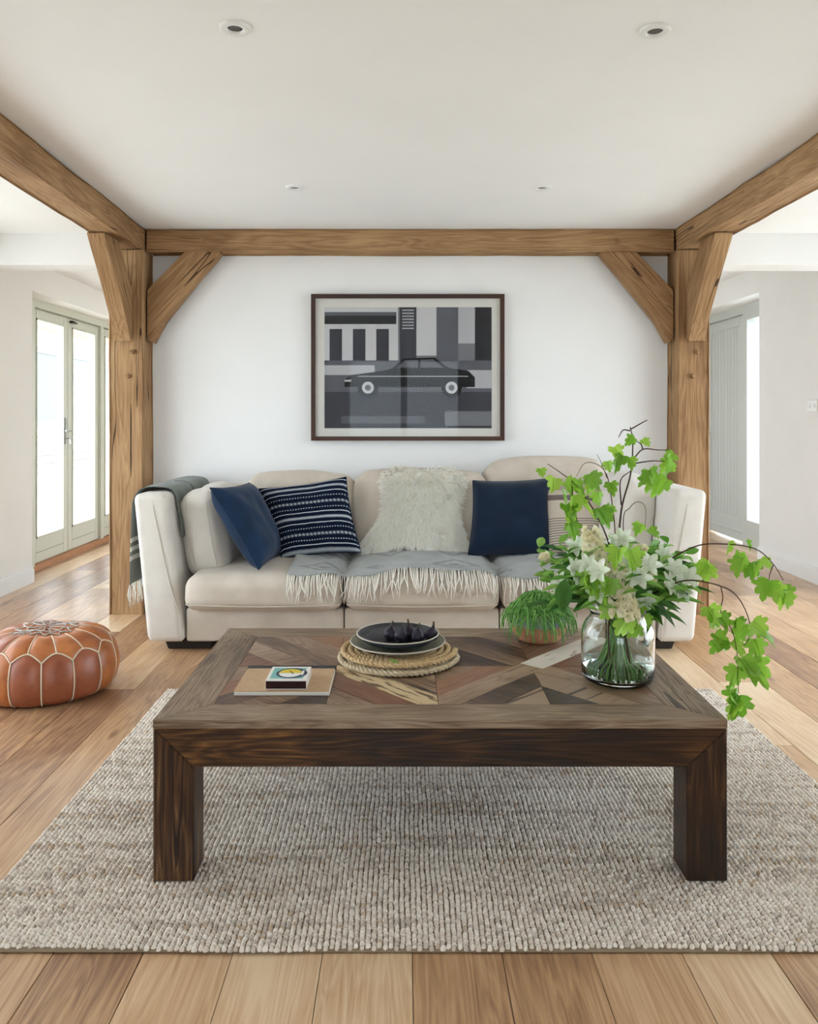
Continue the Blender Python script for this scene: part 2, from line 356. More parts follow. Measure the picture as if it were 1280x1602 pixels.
obj('handle', *tube([(XR-.02, 8.49, 1.05), (XR-.07, 8.49, 1.05), (XR-.07, 8.37, 1.05)], .009, 8), METAL, dl)
# light switch
sw = thing('light_switch', 'white wall switch plate beside the boarded door', 'switch', (3.02, 5.89, 1.3))
obj('plate', *bbox((3.008, 5.82, 1.257), (3.02, 5.965, 1.343), .004), WHITEPAINT, sw)
for y in (5.86, 5.925): obj('rocker', *bbox((3.003, y-.012, 1.285), (3.009, y+.012, 1.315), .002), WHITEPAINT, sw)
# neighbouring outbuilding seen through the French doors
nb = thing('outbuilding', 'pale brick outbuilding with white window beyond the French doors', 'building', (-8.6, 17, -.15))
BR = noisy('pale_brick', 'a8846c', 'bd9a80', 14, .9); WB = plain('weathered_white_cladding', 'a3a09a', .6); XO = -8.6
obj('wall', *merge([box((XO-.3, 11, -.15), (XO, 27, .35)), box((XO-.3, 11, .35), (XO, 15, 3.3)), box((XO-.3, 24.2, .35), (XO, 27, 3.3)), box((XO-.3, 15, 2.85), (XO, 24.2, 3.3))]), WB, nb)
obj('brick_band', *box((XO-.3, 11, 3.3), (XO+.02, 27, 4.0)), BR, nb)
for z in (-.1, .1, .3, .5, .7): obj('cladding_board', *bbox((XO, 15, z), (XO+.03, 24.2, z+.18), .006, 1), WB, nb)
obj('sill', *box((XO-.02, 15, .9), (XO+.12, 24.2, .99)), WB, nb)
PG = plain('dim_glass', '59666a', .05)
for i in range(5):
    p = []; y0 = 15+i*1.84; g = pane_frame(p, XO-.08, y0, y0+1.84, .99, 2.85, .11, .11, .08)
    f = obj('window_frame', *merge(p), WB, nb); obj('pane', *box((XO-.09, g[0], g[2]), (XO-.08, g[1], g[3])), PG, f)

# ------------------------------------------------------------------ oak frame
def timber(name, a, b, wdt, hgt, parent, n=40, amp=.006, seed=0, up=(0, 0, 1)):
    """hewn square timber from a to b with wavering arrises"""
    a = Vector(a); b = Vector(b); L = (b-a).length; V = []; Fc = []; r = .008
    prof = [(-1, -1), (1, -1), (1, 1), (-1, 1)]
    ring = []
    for sx, sy in prof:
        for dx, dy in (((-1, 0), (0, -1))[::1] if sx*sy > 0 else ((0, -1), (-1, 0))):
            ring.append((sx*(wdt/2)+sx*dx*r, sy*(hgt/2)+sy*dy*r, sx, sy))
    m = len(ring)
    for i in range(n+1):
        t = i/n*L
        for (x, y, sx, sy) in ring:
            w1 = noise.noise(Vector((t*1.6, sx*3+seed*5, sy*4)))*amp + noise.noise(Vector((t*6, sx*3+seed*5, sy*4)))*amp*.35
            w2 = noise.noise(Vector((t*1.6, sx*3+seed*5+50, sy*4)))*amp + noise.noise(Vector((t*6, sx*3+seed*5+50, sy*4)))*amp*.35
            V.append(Vector((t-L/2, x+w1, y+w2)))
    for i in range(n): Fc += [(i*m+k, i*m+(k+1) % m, (i+1)*m+(k+1) % m, (i+1)*m+k) for k in range(m)]
    Fc += [tuple(range(m))[::-1], tuple(range(n*m, (n+1)*m))]
    return obj(name, *fixn(V, Fc), OAKBEAM, parent, M=frame((a+b)/2, b-a, up))
def peg(parent, p, d): obj('peg', *tube([Vector(p), Vector(p)+Vector(d)*.03], [.014, .012], 10), OAKBEAM, parent)
pl = thing('oak_post', 'square oak post beside the glazed French doors', 'post', (-1.7125, 5.02, 0))
timber('shaft', (-1.7125, 5.02, 0), (-1.7125, 5.02, 2.25), .2, .213, pl, seed=1, up=(1, 0, 0)); 
pr = thing('oak_post', 'square oak post beside the boarded grey door', 'post', (1.785, 5.02, 0))
timber('shaft', (1.785, 5.02, 0), (1.785, 5.02, 2.25), .2, .2, pr, seed=2, up=(1, 0, 0))
for t, xx in ((pl, -1.70), (pr, 1.78)):
    peg(t, (xx, 4.93, 1.47), (0, -1, 0)); peg(t, (xx+.03, 4.93, 1.62), (0, -1, 0))
bw = thing('oak_beam', 'oak wall beam running above the framed picture', 'beam', (.03, 5.04, 2.25))
timber('shaft', (-1.603, 5.04, 2.318), (1.683, 5.04, 2.318), .14, .143, bw, 70, seed=3)
for xx in (-1.25, 1.33): peg(bw, (xx, 4.975, 2.32), (0, -1, 0))
def longbeam(label, p0, p1, seed):
    t = thing('oak_beam', label, 'beam', ((p0[0]+p1[0])/2, (p0[1]+p1[1])/2, 2.25))
    timber('shaft', (p0[0], p0[1], 2.318), (p1[0], p1[1], 2.318), .175, .143, t, 80, .009, seed)
longbeam('oak ceiling beam on the French door side', (-1.46, -2.25), (-1.7, 5.12), 4)
longbeam('oak ceiling beam on the boarded door side', (1.83, -2.25), (1.775, 5.12), 5)
PROF = [(0, 1.70), (.0, 2.009), (.235, 2.252), (.452, 2.252), (.455, 2.245), (.425, 2.205), (.33, 2.096), (.19, 1.925), (.10, 1.81), (.03, 1.682)]
def brace(label, org, dirv, th):
    t = thing('oak_brace', label, 'brace', (org[0], org[1], 1.69)); d = Vector(dirv); nrm = Vector((0, 0, 1)).cross(d)
    V = [Vector((org[0], org[1], 0))+d*u+Vector((0, 0, z))+nrm*s*th/2 for s in (-1, 1) for u, z in PROF]; n = len(PROF)
    Fc = [tuple(range(n)), tuple(range(n, 2*n))[::-1]]+[(i, (i+1) % n, n+(i+1) % n, n+i) for i in range(n)]
    V, Fc = bevelled(*fixn(V, Fc), .005, 1)
    M = frame(Vector((org[0], org[1], 1.97))+d*.22, d+Vector((0, 0, 1.15)), nrm.cross(d+Vector((0, 0, 1.15))))
    Mi = M.inverted(); obj('timber', [Mi @ v for v in V], Fc, OAKBEAM, t, M=M)
brace('curved oak brace from post by French doors to wall beam', (-1.604, 5.03), (1, 0, 0), .09)
brace('curved oak brace from post by boarded door to wall beam', (1.684, 5.03), (-1, 0, 0), .09)
brace('curved oak brace under the ceiling beam by French doors', (-1.722, 4.915), (0, -1, 0), .1)
brace('curved oak brace under the ceiling beam by boarded door', (1.79, 4.915), (0, -1, 0), .1)

# ------------------------------------------------------------------ downlights
for (x, y), lab in zip(((-.507, 2.40), (.76, 2.417), (-.557, 4.07), (.703, 4.07)), ('forward on the French door side', 'forward on the boarded door side', 'near the wall beam on the French door side', 'near the wall beam on the boarded door side')):
    t = thing('downlight', 'round white recessed ceiling downlight '+lab, 'light', (x, y, H), 'recessed ceiling downlights')
    obj('trim_ring', *lathe([(.0235, H-.001), (.024, H-.007), (.030, H-.010), (.043, H-.009), (.047, H-.006), (.047, H)], (x, y, 0), 40), WHITEPAINT, t, True)
    obj('lamp_face', *lathe([(.0001, H-.0015), (.0238, H-.0015)], (x, y, 0), 40), noisy('unlit_lamp', '3c3a38', '6e6a66', 300, .3), t, True)

# ------------------------------------------------------------------ framed picture
px0, px1, pz0, pz1 = -.59, .64, 1.068, 2.0; YP = 5.085
t = thing('framed_picture', 'black and white street photograph in dark wooden frame', 'picture', (.025, YB, 1.068))
FW = wood('dark_frame_wood', [(.2, lin('2e1a12')), (.8, lin('4a2c1d'))], 'x', 1, .4); fw = .027
for poly, ax in (([(px0, pz0), (px1, pz0), (px1-fw, pz0+fw), (px0+fw, pz0+fw)], 0), ([(px0, pz1), (px1, pz1), (px1-fw, pz1-fw), (px0+fw, pz1-fw)], 0),
                 ([(px0, pz0), (px0+fw, pz0+fw), (px0+fw, pz1-fw), (px0, pz1)], 1), ([(px1, pz0), (px1-fw, pz0+fw), (px1-fw, pz1-fw), (px1, pz1)], 1)):
    obj('frame_rail', *fixn(*prism(poly, 'y', YP-.01, YB-.002)), FW, t)
obj('mount', *box((px0+fw, YP+.006, pz0+fw), (px1-fw, YP+.012, pz1-fw)), plain('ivory_mount', 'dcdad3', .8), t)
ix0, ix1, iz0, iz1 = -.506, .559, 1.147, 1.918
greys = ['9a9a9e', 'c6c6c8', '2b2c30', '16171a', '5d5f66', '77787d', 'b4b4b8', '3d3f46']
GM = [noisy('print_grey_%s' % g, g, g, 2, .8) for g in greys]
shapes = []   # (grey index, polygon in 0..1 picture coordinates)
def R(g, x0, z0, x1, z1): shapes.append((g, [(x0, z0), (x1, z0), (x1, z1), (x0, z1)]))
R(5, 0, 0, 1, 1); R(1, .0, .55, .44, 1); R(2, 0, .86, .43, .93); R(4, 0, .93, .43, .96)
for xx in (.03, .17, .31): R(7, xx, .56, xx+.075, .82)
R(1, .55, .6, .67, 1); R(4, .67, .52, .8, 1); R(6, .8, .7, .9, 1); R(2, .9, .5, 1, 1); R(7, .45, .55, .55, 1)
for i in range(7): R(6, .465, .82+i*.025, .535, .83+i*.025)
R(4, 0, .30, 1, .56); R(6, 0, .44, .3, .52); R(6, .85, .33, 1, .48); R(7, 0, 0, 1, .30); R(4, .1, .04, .6, .10); R(5, .72, .02, 1, .14)
body = [(.12, .34), (.12, .40), (.16, .44), (.30, .465), (.40, .49), (.47, .575), (.66, .585), (.74, .50), (.86, .475), (.90, .42), (.90, .34)]
shapes.append((3, body)); shapes.append((4, [(.435, .50), (.48, .56), (.56, .565), (.56, .50)])); shapes.append((4, [(.575, .50), (.575, .565), (.65, .57), (.71, .50)]))
def disc(g, cx, cz, r, n=20): shapes.append((g, [(cx+r*.72*cos(2*pi*i/n), cz+r*sin(2*pi*i/n)) for i in range(n)]))
for cx in (.26, .76): disc(3, cx, .335, .085); disc(1, cx, .335, .05); disc(4, cx, .335, .025)
R(1, .12, .385, .16, .40); R(6, .2, .425, .86, .432)
V = []; Fc = []; mi = []
for n_, (g, poly) in enumerate(shapes):
    b = len(V)
    V += [Vector((ix0+u*(ix1-ix0), YP+.0055-n_*.00007, iz0+v*(iz1-iz0))) for u, v in poly]; Fc.append(tuple(range(b, b+len(poly)))); mi.append(g)
obj('print', V, Fc, GM, t, midx=mi)
obj('glazing', *box((px0+fw, YP-.003, pz0+fw), (px1-fw, YP-.001, pz1-fw)), ARTGLASS, t)

# ------------------------------------------------------------------ rug
RX0, RX1, RY0, RY1 = -1.05, 1.37, 1.815, 3.55
t = thing('rug', 'braided cream and tan jute rug under the coffee table', 'rug', (.16, 2.67, 0))
obj('backing', *bbox((RX0, RY0, .0005), (RX1, RY1, .008), .003, 1), plain('jute_backing', '8d7c66', .95), t)
random.seed(3)
kn = []; sx, sy = .0135, .0118
nx = int((RX1-RX0)/sx); ny = int((RY1-RY0)/sy)
V = []; Fc = []; mi = []
base = []
for ring, (rr, zz) in enumerate(((1, .0), (.82, .62), (.4, .95))):
    base += [(rr*cos(2*pi*i/6), rr*sin(2*pi*i/6), zz) for i in range(6)]
base.append((0, 0, 1.05))
bf = [(r*6+i, r*6+(i+1) % 6, (r+1)*6+(i+1) % 6, (r+1)*6+i) for r in range(2) for i in range(6)]+[(12+i, 12+(i+1) % 6, 18) for i in range(6)]
rowtone = [random.random() for _ in range(ny)]
for j in range(ny):
    for i in range(nx):
        cx = RX0+(i+.5)*sx+random.gauss(0, .0007)+noise.noise(Vector((i*.05, j*.06, 3)))*.006
        cy = RY0+(j+.5)*sy+random.gauss(0, .0006)+(.5 if i % 2 else 0)*sy*.6+noise.noise(Vector((i*.03, j*.03, 0)))*.012
        a = .45+random.gauss(0, .15); ca, sa = cos(a), sin(a); rx = .0076*random.uniform(.85, 1.12); ry = .0063*random.uniform(.85, 1.12); hz = .0105*random.uniform(.75, 1.2)
        n_ = len(V)
        V += [(cx+ca*x*rx-sa*y*ry, cy+sa*x*rx+ca*y*ry, .006+z*hz) for x, y, z in base]
        Fc += [tuple(q+n_ for q in f) for f in bf]
        v = noise.noise(Vector((i*.03, j*.35, 7)))*.5+random.gauss(0, .22)+(.22 if rowtone[j] > .85 else 0)
        m_ = 0 if v < .0 else 1 if v < .28 else 2 if v < .55 else 3
        mi += [m_]*len(bf)
RM = [noisy('jute_cream', 'e6dccf', 'f1e9de', 300, .95, spec=.1), noisy('jute_light', 'dacdbf', 'e6dbce', 300, .95, spec=.1), noisy('jute_grey', 'c3b7ab', 'd1c6ba', 300, .95, spec=.1), noisy('jute_tan', 'c4ad94', 'd3bea6', 300, .95, spec=.1)]
o = obj('braided_knots', V, Fc, RM, t, True, midx=mi); o['kind'] = 'stuff'

# ------------------------------------------------------------------ sofa
LINEN = fabric('natural_linen', 'c4b8a8', 'd4c9bb'); LINEN2 = fabric('pale_linen', 'd6d0c6', 'e2ddd5')
PIPE = plain('linen_piping', 'cfc7ba', .9, .1)
sofa = thing('sofa', 'long cream linen modular sofa with sloping arms against the wall', 'sofa', (.088, 4.6, 0))
SPL = (-1.135, -.311, .497, 1.315)
for i in range(3):
    a, b = SPL[i]+.003, SPL[i+1]-.003
    obj('base', *bbox((a, 4.15, .05), (b, 5.06, .225), .015, 3), LINEN, sofa, True)
    obj('back', *bbox((a, 4.93, .2), (b, 5.08, .80), .04, 4), LINEN, sofa, True)
def arm(poly, lab):
    return obj('arm', *bevelled(*fixn(*prism(poly, 'y', 4.13, 5.08)), .035, 4), LINEN2, sofa, True)
aL = arm([(-1.33, .05), (-1.405, .82), (-1.235, .82), (-1.135, .05)], 'l'); aR = arm([(1.507, .05), (1.575, .84), (1.405, .84), (1.317, .05)], 'r')
obj('piping', *tube(spline([(-1.30, 4.135, .775), (-1.285, 4.128, .70), (-1.21, 4.126, .36), (-1.16, 4.126, .2), (-1.15, 4.126, .06)], 5), .0035, 6), PIPE, aL, True)
obj('piping', *tube(spline([(1.47, 4.135, .79), (1.455, 4.128, .70), (1.385, 4.126, .36), (1.34, 4.126, .2), (1.33, 4.126, .06)], 5), .0035, 6), PIPE, aR, True)
FOOT = plain('black_foot', '15120f', .5)
for a, b in ((-1.26, -1.0), (1.27, 1.43), (-.42, -.22), (.4, .6)):
    for y in (4.2, 4.9): obj('foot', *bevelled(*fixn(*prism([(a+.02, 0), (b-.02, 0), (b, .052), (a, .052)], 'y', y, y+.12)), .004, 1), FOOT, sofa)
seats = []
for i in range(3):
    a, b = SPL[i]+.004, SPL[i+1]-.004
    VF = roundbox((b-a, .80, .185), .065, 18, (.0, .012, .03), .007, i+1, 5)
    VF = xf(VF, Matrix.Translation(((a+b)/2, 4.475, .312)))
    s_ = obj('seat_cushion', *VF, LINEN, sofa, True); seats.append(VF)
    obj('piping', *tube(spline([(a+.02, 4.10, .262), (a+.05, 4.076, .258), ((a+b)/2, 4.066, .252), (b-.05, 4.076, .258), (b-.02, 4.10, .262)], 6), .003, 6), PIPE, s_, True)
def softbox(name, c, size, r, ex, up, seed, m=LINEN, bulge=(.02, .02, .03), wr=.015):
    return obj(name, *xf(roundbox(size, r, 16, bulge, wr, seed, 5), frame(Vector(c), ex, up)), m, sofa, True)
softbox('back_cushion', (-.62, 4.83, .635), (.66, .2, .46), .075, (1, 0, 0), (0, .28, 1), 4)
softbox('back_cushion', (.10, 4.80, .645), (.78, .22, .48), .08, (1, 0, 0), (0, .3, 1), 5)
softbox('back_cushion', (.86, 4.84, .68), (.74, .2, .54), .08, (1, 0, 0), (0, .25, 1), 6)
sc = softbox('side_cushion', (-1.085, 4.62, .585), (.22, .70, .45), .07, (1, .02, .18), (-.18, 0, 1), 7, LINEN2, (.03, .02, .02))
for dx in (-.055, .06): obj('seam', *tube(spline([(-1.115+dx*.9, 4.272, .765), (-1.10+dx, 4.246, .68), (-1.075+dx, 4.243, .53), (-1.055+dx, 4.27, .41)], 5), .002, 5), PIPE, sc, True)
softbox('side_cushion', (1.24, 4.66, .64), (.2, .55, .46), .06, (1, .25, -.1), (.1, .1, 1), 8, LINEN2)

# ------------------------------------------------------------------ scatter cushions
def pillow(name, label, A, B, C, D, th, m, n=28, cat='cushion', seed=0, pinch=.06):
    """corners: A top-left, B top-right, C bottom-right, D bottom-left"""
    A, B, C, D = map(Vector, (A, B, C, D)); nr = (B-A).cross(D-A).normalized(); ctr = (A+B+C+D)/4
    V = []; Fc = []; uv = []
    for side in (1, -1):
        off = len(V)
        for j in range(n+1):
            for i in range(n+1):
                u, v = i/n, j/n; a, b = 2*u-1, 2*v-1
                uu = .5+a*(1-pinch*(1-b*b))/2; vv = .5+b*(1-pinch*(1-a*a))/2      # hollow edges, pointed corners
                p = A*(1-uu)*(1-vv)+B*uu*(1-vv)+C*uu*vv+D*(1-uu)*vv
                h = th/2*((1-a**4)*(1-b**4))**.55
                wv = noise.noise(Vector((a*2.2+seed, b*2.2, side*3)))*.012*((1-a*a)*(1-b*b))**.3
                p += nr*side*(h+wv); V.append(p); uv.append((u, 1-v))
        for j in range(n):
            for i in range(n):
                q = (off+j*(n+1)+i, off+j*(n+1)+i+1, off+(j+1)*(n+1)+i+1, off+(j+1)*(n+1)+i)
                Fc.append(q if side < 0 else q[::-1])
    t = thing(name, label, cat, ((C+D)/2)[:])
    c = obj('cover', V, Fc, m, t, True, uvs=uv)
    ring = [V[i] for i in range(n+1)]+[V[j*(n+1)+n] for j in range(1, n+1)]+[V[n*(n+1)+i] for i in range(n-1, -1, -1)]+[V[j*(n+1)] for j in range(n-1, 0, -1)]
    obj('edge_seam', *tube(ring+[ring[0]], .0028, 5, False), m, t, True, uvs=None)
    return t
NAVY = fabric('navy_velvet', '11243c', '193350', 500, .8, .25, .12); NAVYD = fabric('dark_navy_cotton', '0d1a2c', '14263c', 700, .9, .2, .2)
def striped():
    t = NT('indigo_striped_cloth'); tc = t.n('ShaderNodeTexCoord'); sp = t.n('ShaderNodeSeparateXYZ'); t.l(tc.outputs['UV'], sp.inputs[0])
    u, v = sp.outputs[0], sp.outputs[1]
    nz = t.n('ShaderNodeTexNoise'); nz.inputs['Scale'].default_value = 18; t.l(tc.outputs['UV'], nz.inputs['Vector'])
    v = t.math('ADD', v, t.math('MULTIPLY', t.math('SUBTRACT', nz.outputs[0], .5), .008))
    def band(c, wd, soft): return t.math('MAXIMUM', t.math('SUBTRACT', 1, t.math('DIVIDE', t.math('MAXIMUM', t.math('SUBTRACT', t.math('ABSOLUTE', t.math('SUBTRACT', v, c)), wd), 0), soft)), 0)
    tot = None
    def acc(x):
        nonlocal tot
        tot = x if tot is None else t.math('MAXIMUM', tot, x)
    for c in (.955, .80, .515, .365, .085): acc(t.math('MULTIPLY', band(c, .003, .005), .9))
    for c in (.875, .44, .025): acc(t.math('MULTIPLY', band(c, .004, .02), .7))
    dots = t.math('GREATER_THAN', t.math('SINE', t.math('MULTIPLY', u, 190)), .1)
    for c in (.735, .575, .295, .14): acc(t.math('MULTIPLY', t.math('MULTIPLY', band(c, .004, .004), dots), .85))
    d2_ = t.math('ADD', .25, t.math('MULTIPLY', t.math('GREATER_THAN', t.math('SINE', t.math('MULTIPLY', u, 130)), .2), .6))
    for c in (.655, .215): acc(t.math('MULTIPLY', t.math('MULTIPLY', band(c, .004, .02), d2_), .8))
    t.l(t.mix(tot, lin('0f1a2d'), lin('cfd6dc')), t.b.inputs['Base Color']); t.b.inputs['Roughness'].default_value = .9; t.b.inputs['Specular IOR Level'].default_value = .1
    return t.m
pillow('cushion', 'plain navy velvet cushion leaning on the side cushion', (-1.01, 4.16, .85), (-.90, 4.66, .835), (-.70, 4.58, .43), (-.745, 4.10, .435), .17, NAVY, seed=1)
pillow('cushion', 'indigo cushion with white stripes and rows of dots', (-.846, 4.66, .80), (-.338, 4.68, .868), (-.240, 4.5, .455), (-.68, 4.45, .43), .16, striped(), seed=2)
pillow('cushion', 'plain dark navy cushion beside the sheepskin', (.405, 4.70, .845), (.868, 4.70, .86), (.84, 4.5, .435), (.36, 4.5, .435), .16, NAVYD, seed=3)
def ticking():
    t = NT('grey_ticking_cloth'); tc = t.n('ShaderNodeTexCoord'); sp = t.n('ShaderNodeSeparateXYZ'); t.l(tc.outputs['UV'], sp.inputs[0]); v = sp.outputs[1]
    lines = t.math('MULTIPLY', t.math('GREATER_THAN', t.math('SINE', t.math('MULTIPLY', v, 170)), .45), t.math('LESS_THAN', v, .52))
    bandm = t.math('LESS_THAN', t.math('ABSOLUTE', t.math('SUBTRACT', v, .82)), .045)
    t.l(t.mix(t.math('MAXIMUM', lines, bandm), lin('c2b6a6'), lin('6f655f')), t.b.inputs['Base Color']); t.b.inputs['Roughness'].default_value = .9; return t.m
pillow('cushion', 'taupe cushion with grey ticking stripes behind the flowers', (.80, 4.68, .80), (1.16, 4.64, .80), (1.15, 4.46, .44), (.80, 4.5, .44), .14, ticking(), seed=4)
pillow('cushion', 'cream linen cushion tucked against the arm behind the flowers', (1.13, 4.55, .82), (1.50, 4.68, .80), (1.36, 4.5, .44), (1.05, 4.38, .45), .17, LINEN2, seed=5)

# ------------------------------------------------------------------ grey throw over the seats
bv = BVHTree.FromPolygons(*merge(seats))
def seat_hit(x, th):               # th 0 = lying back on the seat, 1 = hanging in front
    if th < .62:
        y = 4.80-(4.80-4.22)*th/.62; h = bv.ray_cast(Vector((x, y, 1)), Vector((0, 0, -1)))
    else:
        a = pi/2*(1-(th-.62)/.38*.90); c = Vector((x, 4.22, .33)); d = Vector((0, -cos(a), sin(a))); h = bv.ray_cast(c+d*.5, -d)
    return h[0], h[1]
TX0, TX1 = -.60, .86; NU, NV = 150, 56
def wave(u): return .035*sin(u*9)+.02*sin(u*23+1)
prev = {}
def throwpt(u, v):
    x = TX0+(TX1-TX0)*u; end = .86+wave(u)*1.6-.05*max(0, u-.12)*(u < .5)
    p, n = seat_hit(x, v*end)
    if p is None: p, n = seat_hit(x+.02, v*end)
    if p is None: p = Vector((x, 4.1, .3)); n = Vector((0, -1, 0))
    return p+n*(.010+.006*noise.noise(Vector((x*9, v*5, 1)))+.004)
V, Fc = grid(NU, NV, throwpt)
def smooth_rows(V, it=2):          # bridge the joints between seat cushions
    for _ in range(it):
        W = [v.copy() for v in V]
        for j in range(NV+1):
            for i in range(1, NU):
                k_ = j*(NU+1)+i; a = (W[k_-1]+W[k_+1])/2
                if a.z > W[k_].z or j > 34: V[k_] = W[k_].lerp(a, .5)
smooth_rows(V, 14)
def motif(u, v):
    s = (u*4.2) % 1; r = (v*2.0) % 1
    if not .12 < v < .92: return 0
    d = abs(s-.5)*2; q = abs(r-.5)*2
    return 1 if (.55 < d+q < .8 or d+q < .28) and noise.noise(Vector((u*4, v*3, 5))) > -.25 else 0
mi = [motif((k_ % NU)/NU, (k_//NU)/NV) for k_ in range(NU*NV)]
GT = [fabric('grey_wool', '8f9290', 'a5a8a5', 700), fabric('grey_wool_pattern', '737573', '858785', 700)]
t = thing('throw_blanket', 'grey patterned wool throw with cream fringe across the seats', 'blanket', (.1, 4.4, .43))
o = obj('cloth', V, Fc, GT, t, True, midx=mi); o.modifiers.new('thickness', 'SOLIDIFY').thickness = .005
random.seed(5); fr = []; edge = V[NV*(NU+1):]
def edge_at(s):
    i = min(int(s*NU), NU-1); return edge[i].lerp(edge[i+1], s*NU-i)
for i in range(150):
    p = edge_at(min(.999, (i+random.random()*.6)/150)); L = random.uniform(.09, .135); a = random.gauss(0, .22); hs = [bv.ray_cast(Vector((p.x, 3.8, p.z-L*q)), Vector((0, 1, 0)))[0] for q in (.3, .65, 1)]; y = min([p.y-.006]+[h.y-.006 for h in hs if h])
    fr.append(tube([p+Vector((0, .004, .004)), Vector((p.x+a*.02, y-.006, p.z-L*.25)), Vector((p.x+a*.06+random.gauss(0, .004), y-.008, p.z-L*.65)), Vector((p.x+a*.1, y-.006, p.z-L))], [.003, .0026, .0024, .0018], 5))
o = obj('fringe', *merge(fr), plain('cream_wool_fringe', 'f3eee4', .95, .1), t, True); o['kind'] = 'stuff'

# throw over the arm
path = spline([(-1.175, .58), (-1.20, .70), (-1.222, .79), (-1.25, .835), (-1.32, .847), (-1.385, .843), (-1.424, .81), (-1.438, .74), (-1.440, .55), (-1.442, .33)], 5)
def armthrow(u, v):
    k_ = v*(len(path)-1); i = min(int(k_), len(path)-2); p = path[i].lerp(path[i+1], k_-i)
    y = 4.25+.78*u+(.03*sin(v*5) if u < .5 else 0); q = .007*noise.noise(Vector((u*6, v*6, 2)))
    out = max(0, v-.65)*.02*(1+sin(u*20))
    return Vector((p[0]-abs(q)*(1 if v > .55 else -1)-out, y, p[1]+(abs(q) if .35 < v < .65 else 0)))
path = [Vector((p[0], p[1], 0)) for p in spline([(a, b, 0) for a, b in [(-1.175, .58), (-1.20, .70), (-1.222, .79), (-1.25, .835), (-1.32, .847), (-1.385, .843), (-1.424, .81), (-1.438, .74), (-1.440, .55), (-1.442, .33)]], 6)]
V, Fc = grid(40, 80, armthrow); mi = []
for k_ in range(len(Fc)):
    z = (V[Fc[k_][0]].z+V[Fc[k_][2]].z)/2; v = (k_//40)/80
    mi.append(1 if v > .6 and any(abs(z-s) < .011 for s in (.575, .52, .465)) else 0)
t = thing('throw_blanket', 'green grey wool throw with white stripes over the sofa arm', 'blanket', (-1.33, 4.6, .82))
o = obj('cloth', V, Fc, [fabric('sage_grey_wool', '5f6660', '757b74', 600), plain('cream_stripe', 'd2d2c8', .95, .1)], t, True, midx=mi); o.modifiers.new('thickness', 'SOLIDIFY').thickness = .004
fr = []
for i in range(46):
    p = V[80*41+int(i/46*40)].copy(); p.y += random.uniform(0, .015); L = random.uniform(.10, .14)
    fr.append(tube([p, p+Vector((random.gauss(0, .006), random.gauss(0, .006), -L*.5)), p+Vector((random.gauss(0, .008), random.gauss(0, .01), -L))], [.004, .0035, .002], 4))
o = obj('fringe', *merge(fr), plain('white_wool_fringe', 'dedacf', .95, .1), t, True); o['kind'] = 'stuff'

# ------------------------------------------------------------------ sheepskin
t = thing('sheepskin', 'fluffy cream sheepskin draped over the sofa back', 'sheepskin', (.12, 4.62, .45))
OUT = [(-.06, 0), (.03, -.02), (.16, .03), (.30, .015), (.42, .0), (.50, -.025), (.565, .01), (.545, .09), (.515, .2), (.52, .32), (.55, .42), (.53, .50), (.44, .535), (.33, .52), (.22, .535), (.10, .53), (.055, .44), (.07, .33), (.045, .2), (-.03, .09)]
OC = Vector((.27, .25))
def skin(a, b):                    # a across, b up the skin
    z = .455+b*.86; y = 4.60+b*.36+.0
    if b > .47: y += (b-.47)*1.1
    return Vector((-.19+a, y-.035*cos((a-.27)*4), z))
op = spline([(a, b, 0) for a, b in OUT+[OUT[0]]], 4)[:-1]
V = [skin(*OC)]; ns = 6
for r in range(1, ns+1): V += [skin(OC.x+(p.x-OC.x)*r/ns, OC.y+(p.y-OC.y)*r/ns) for p in op]
m = len(op); Fc = [(0, 1+i, 1+(i+1) % m) for i in range(m)]
for r in range(ns-1): Fc += [(1+r*m+i, 1+(r+1)*m+i, 1+(r+1)*m+(i+1) % m, 1+r*m+(i+1) % m) for i in range(m)]
o = obj('hide', V, Fc, plain('sheep_hide', 'f4ecdc', .95, .1), t, True); o.modifiers.new('thickness', 'SOLIDIFY').thickness = .008
random.seed(9); HV = []; HF = []
for _ in range(18000):
    i = random.randrange(m); r = math.sqrt(random.random())*1.0; q = op[i].lerp(op[(i+1) % m], random.random())
    a = OC.x+(q.x-OC.x)*r; b = OC.y+(q.y-OC.y)*r; p = skin(a, b)
    out = Vector((q.x-OC.x, 0, q.y-OC.y)).normalized()
    cl = Vector((noise.noise(Vector((a*28, b*28, 0))), 0, noise.noise(Vector((a*28, b*28, 9)))))
    d = (Vector((0, -.55, -.25))+out*(.15+.75*r**4)+cl*.55+Vector((random.gauss(0, .18), 0, random.gauss(0, .18)-.25))).normalized()
    L = random.uniform(.026, .046); s = d.cross(Vector((random.random()-.5, random.random()-.5, random.random()-.5))).normalized()*.0016
    bend = Vector((cl.x, -.1, cl.z-.4))*.012
    n_ = len(HV); p1 = p+d*L*.55; p2 = p+d*L+bend
    HV += [p-s, p+s, p1+s*.9, p1-s*.9, p2]; HF += [(n_, n_+1, n_+2, n_+3), (n_+3, n_+2, n_+4)]
FUR = leafmat('cream_fleece', 'fffcf2', 'fffef8', .9)
o = obj('fleece', HV, HF, FUR, t); o['kind'] = 'stuff'

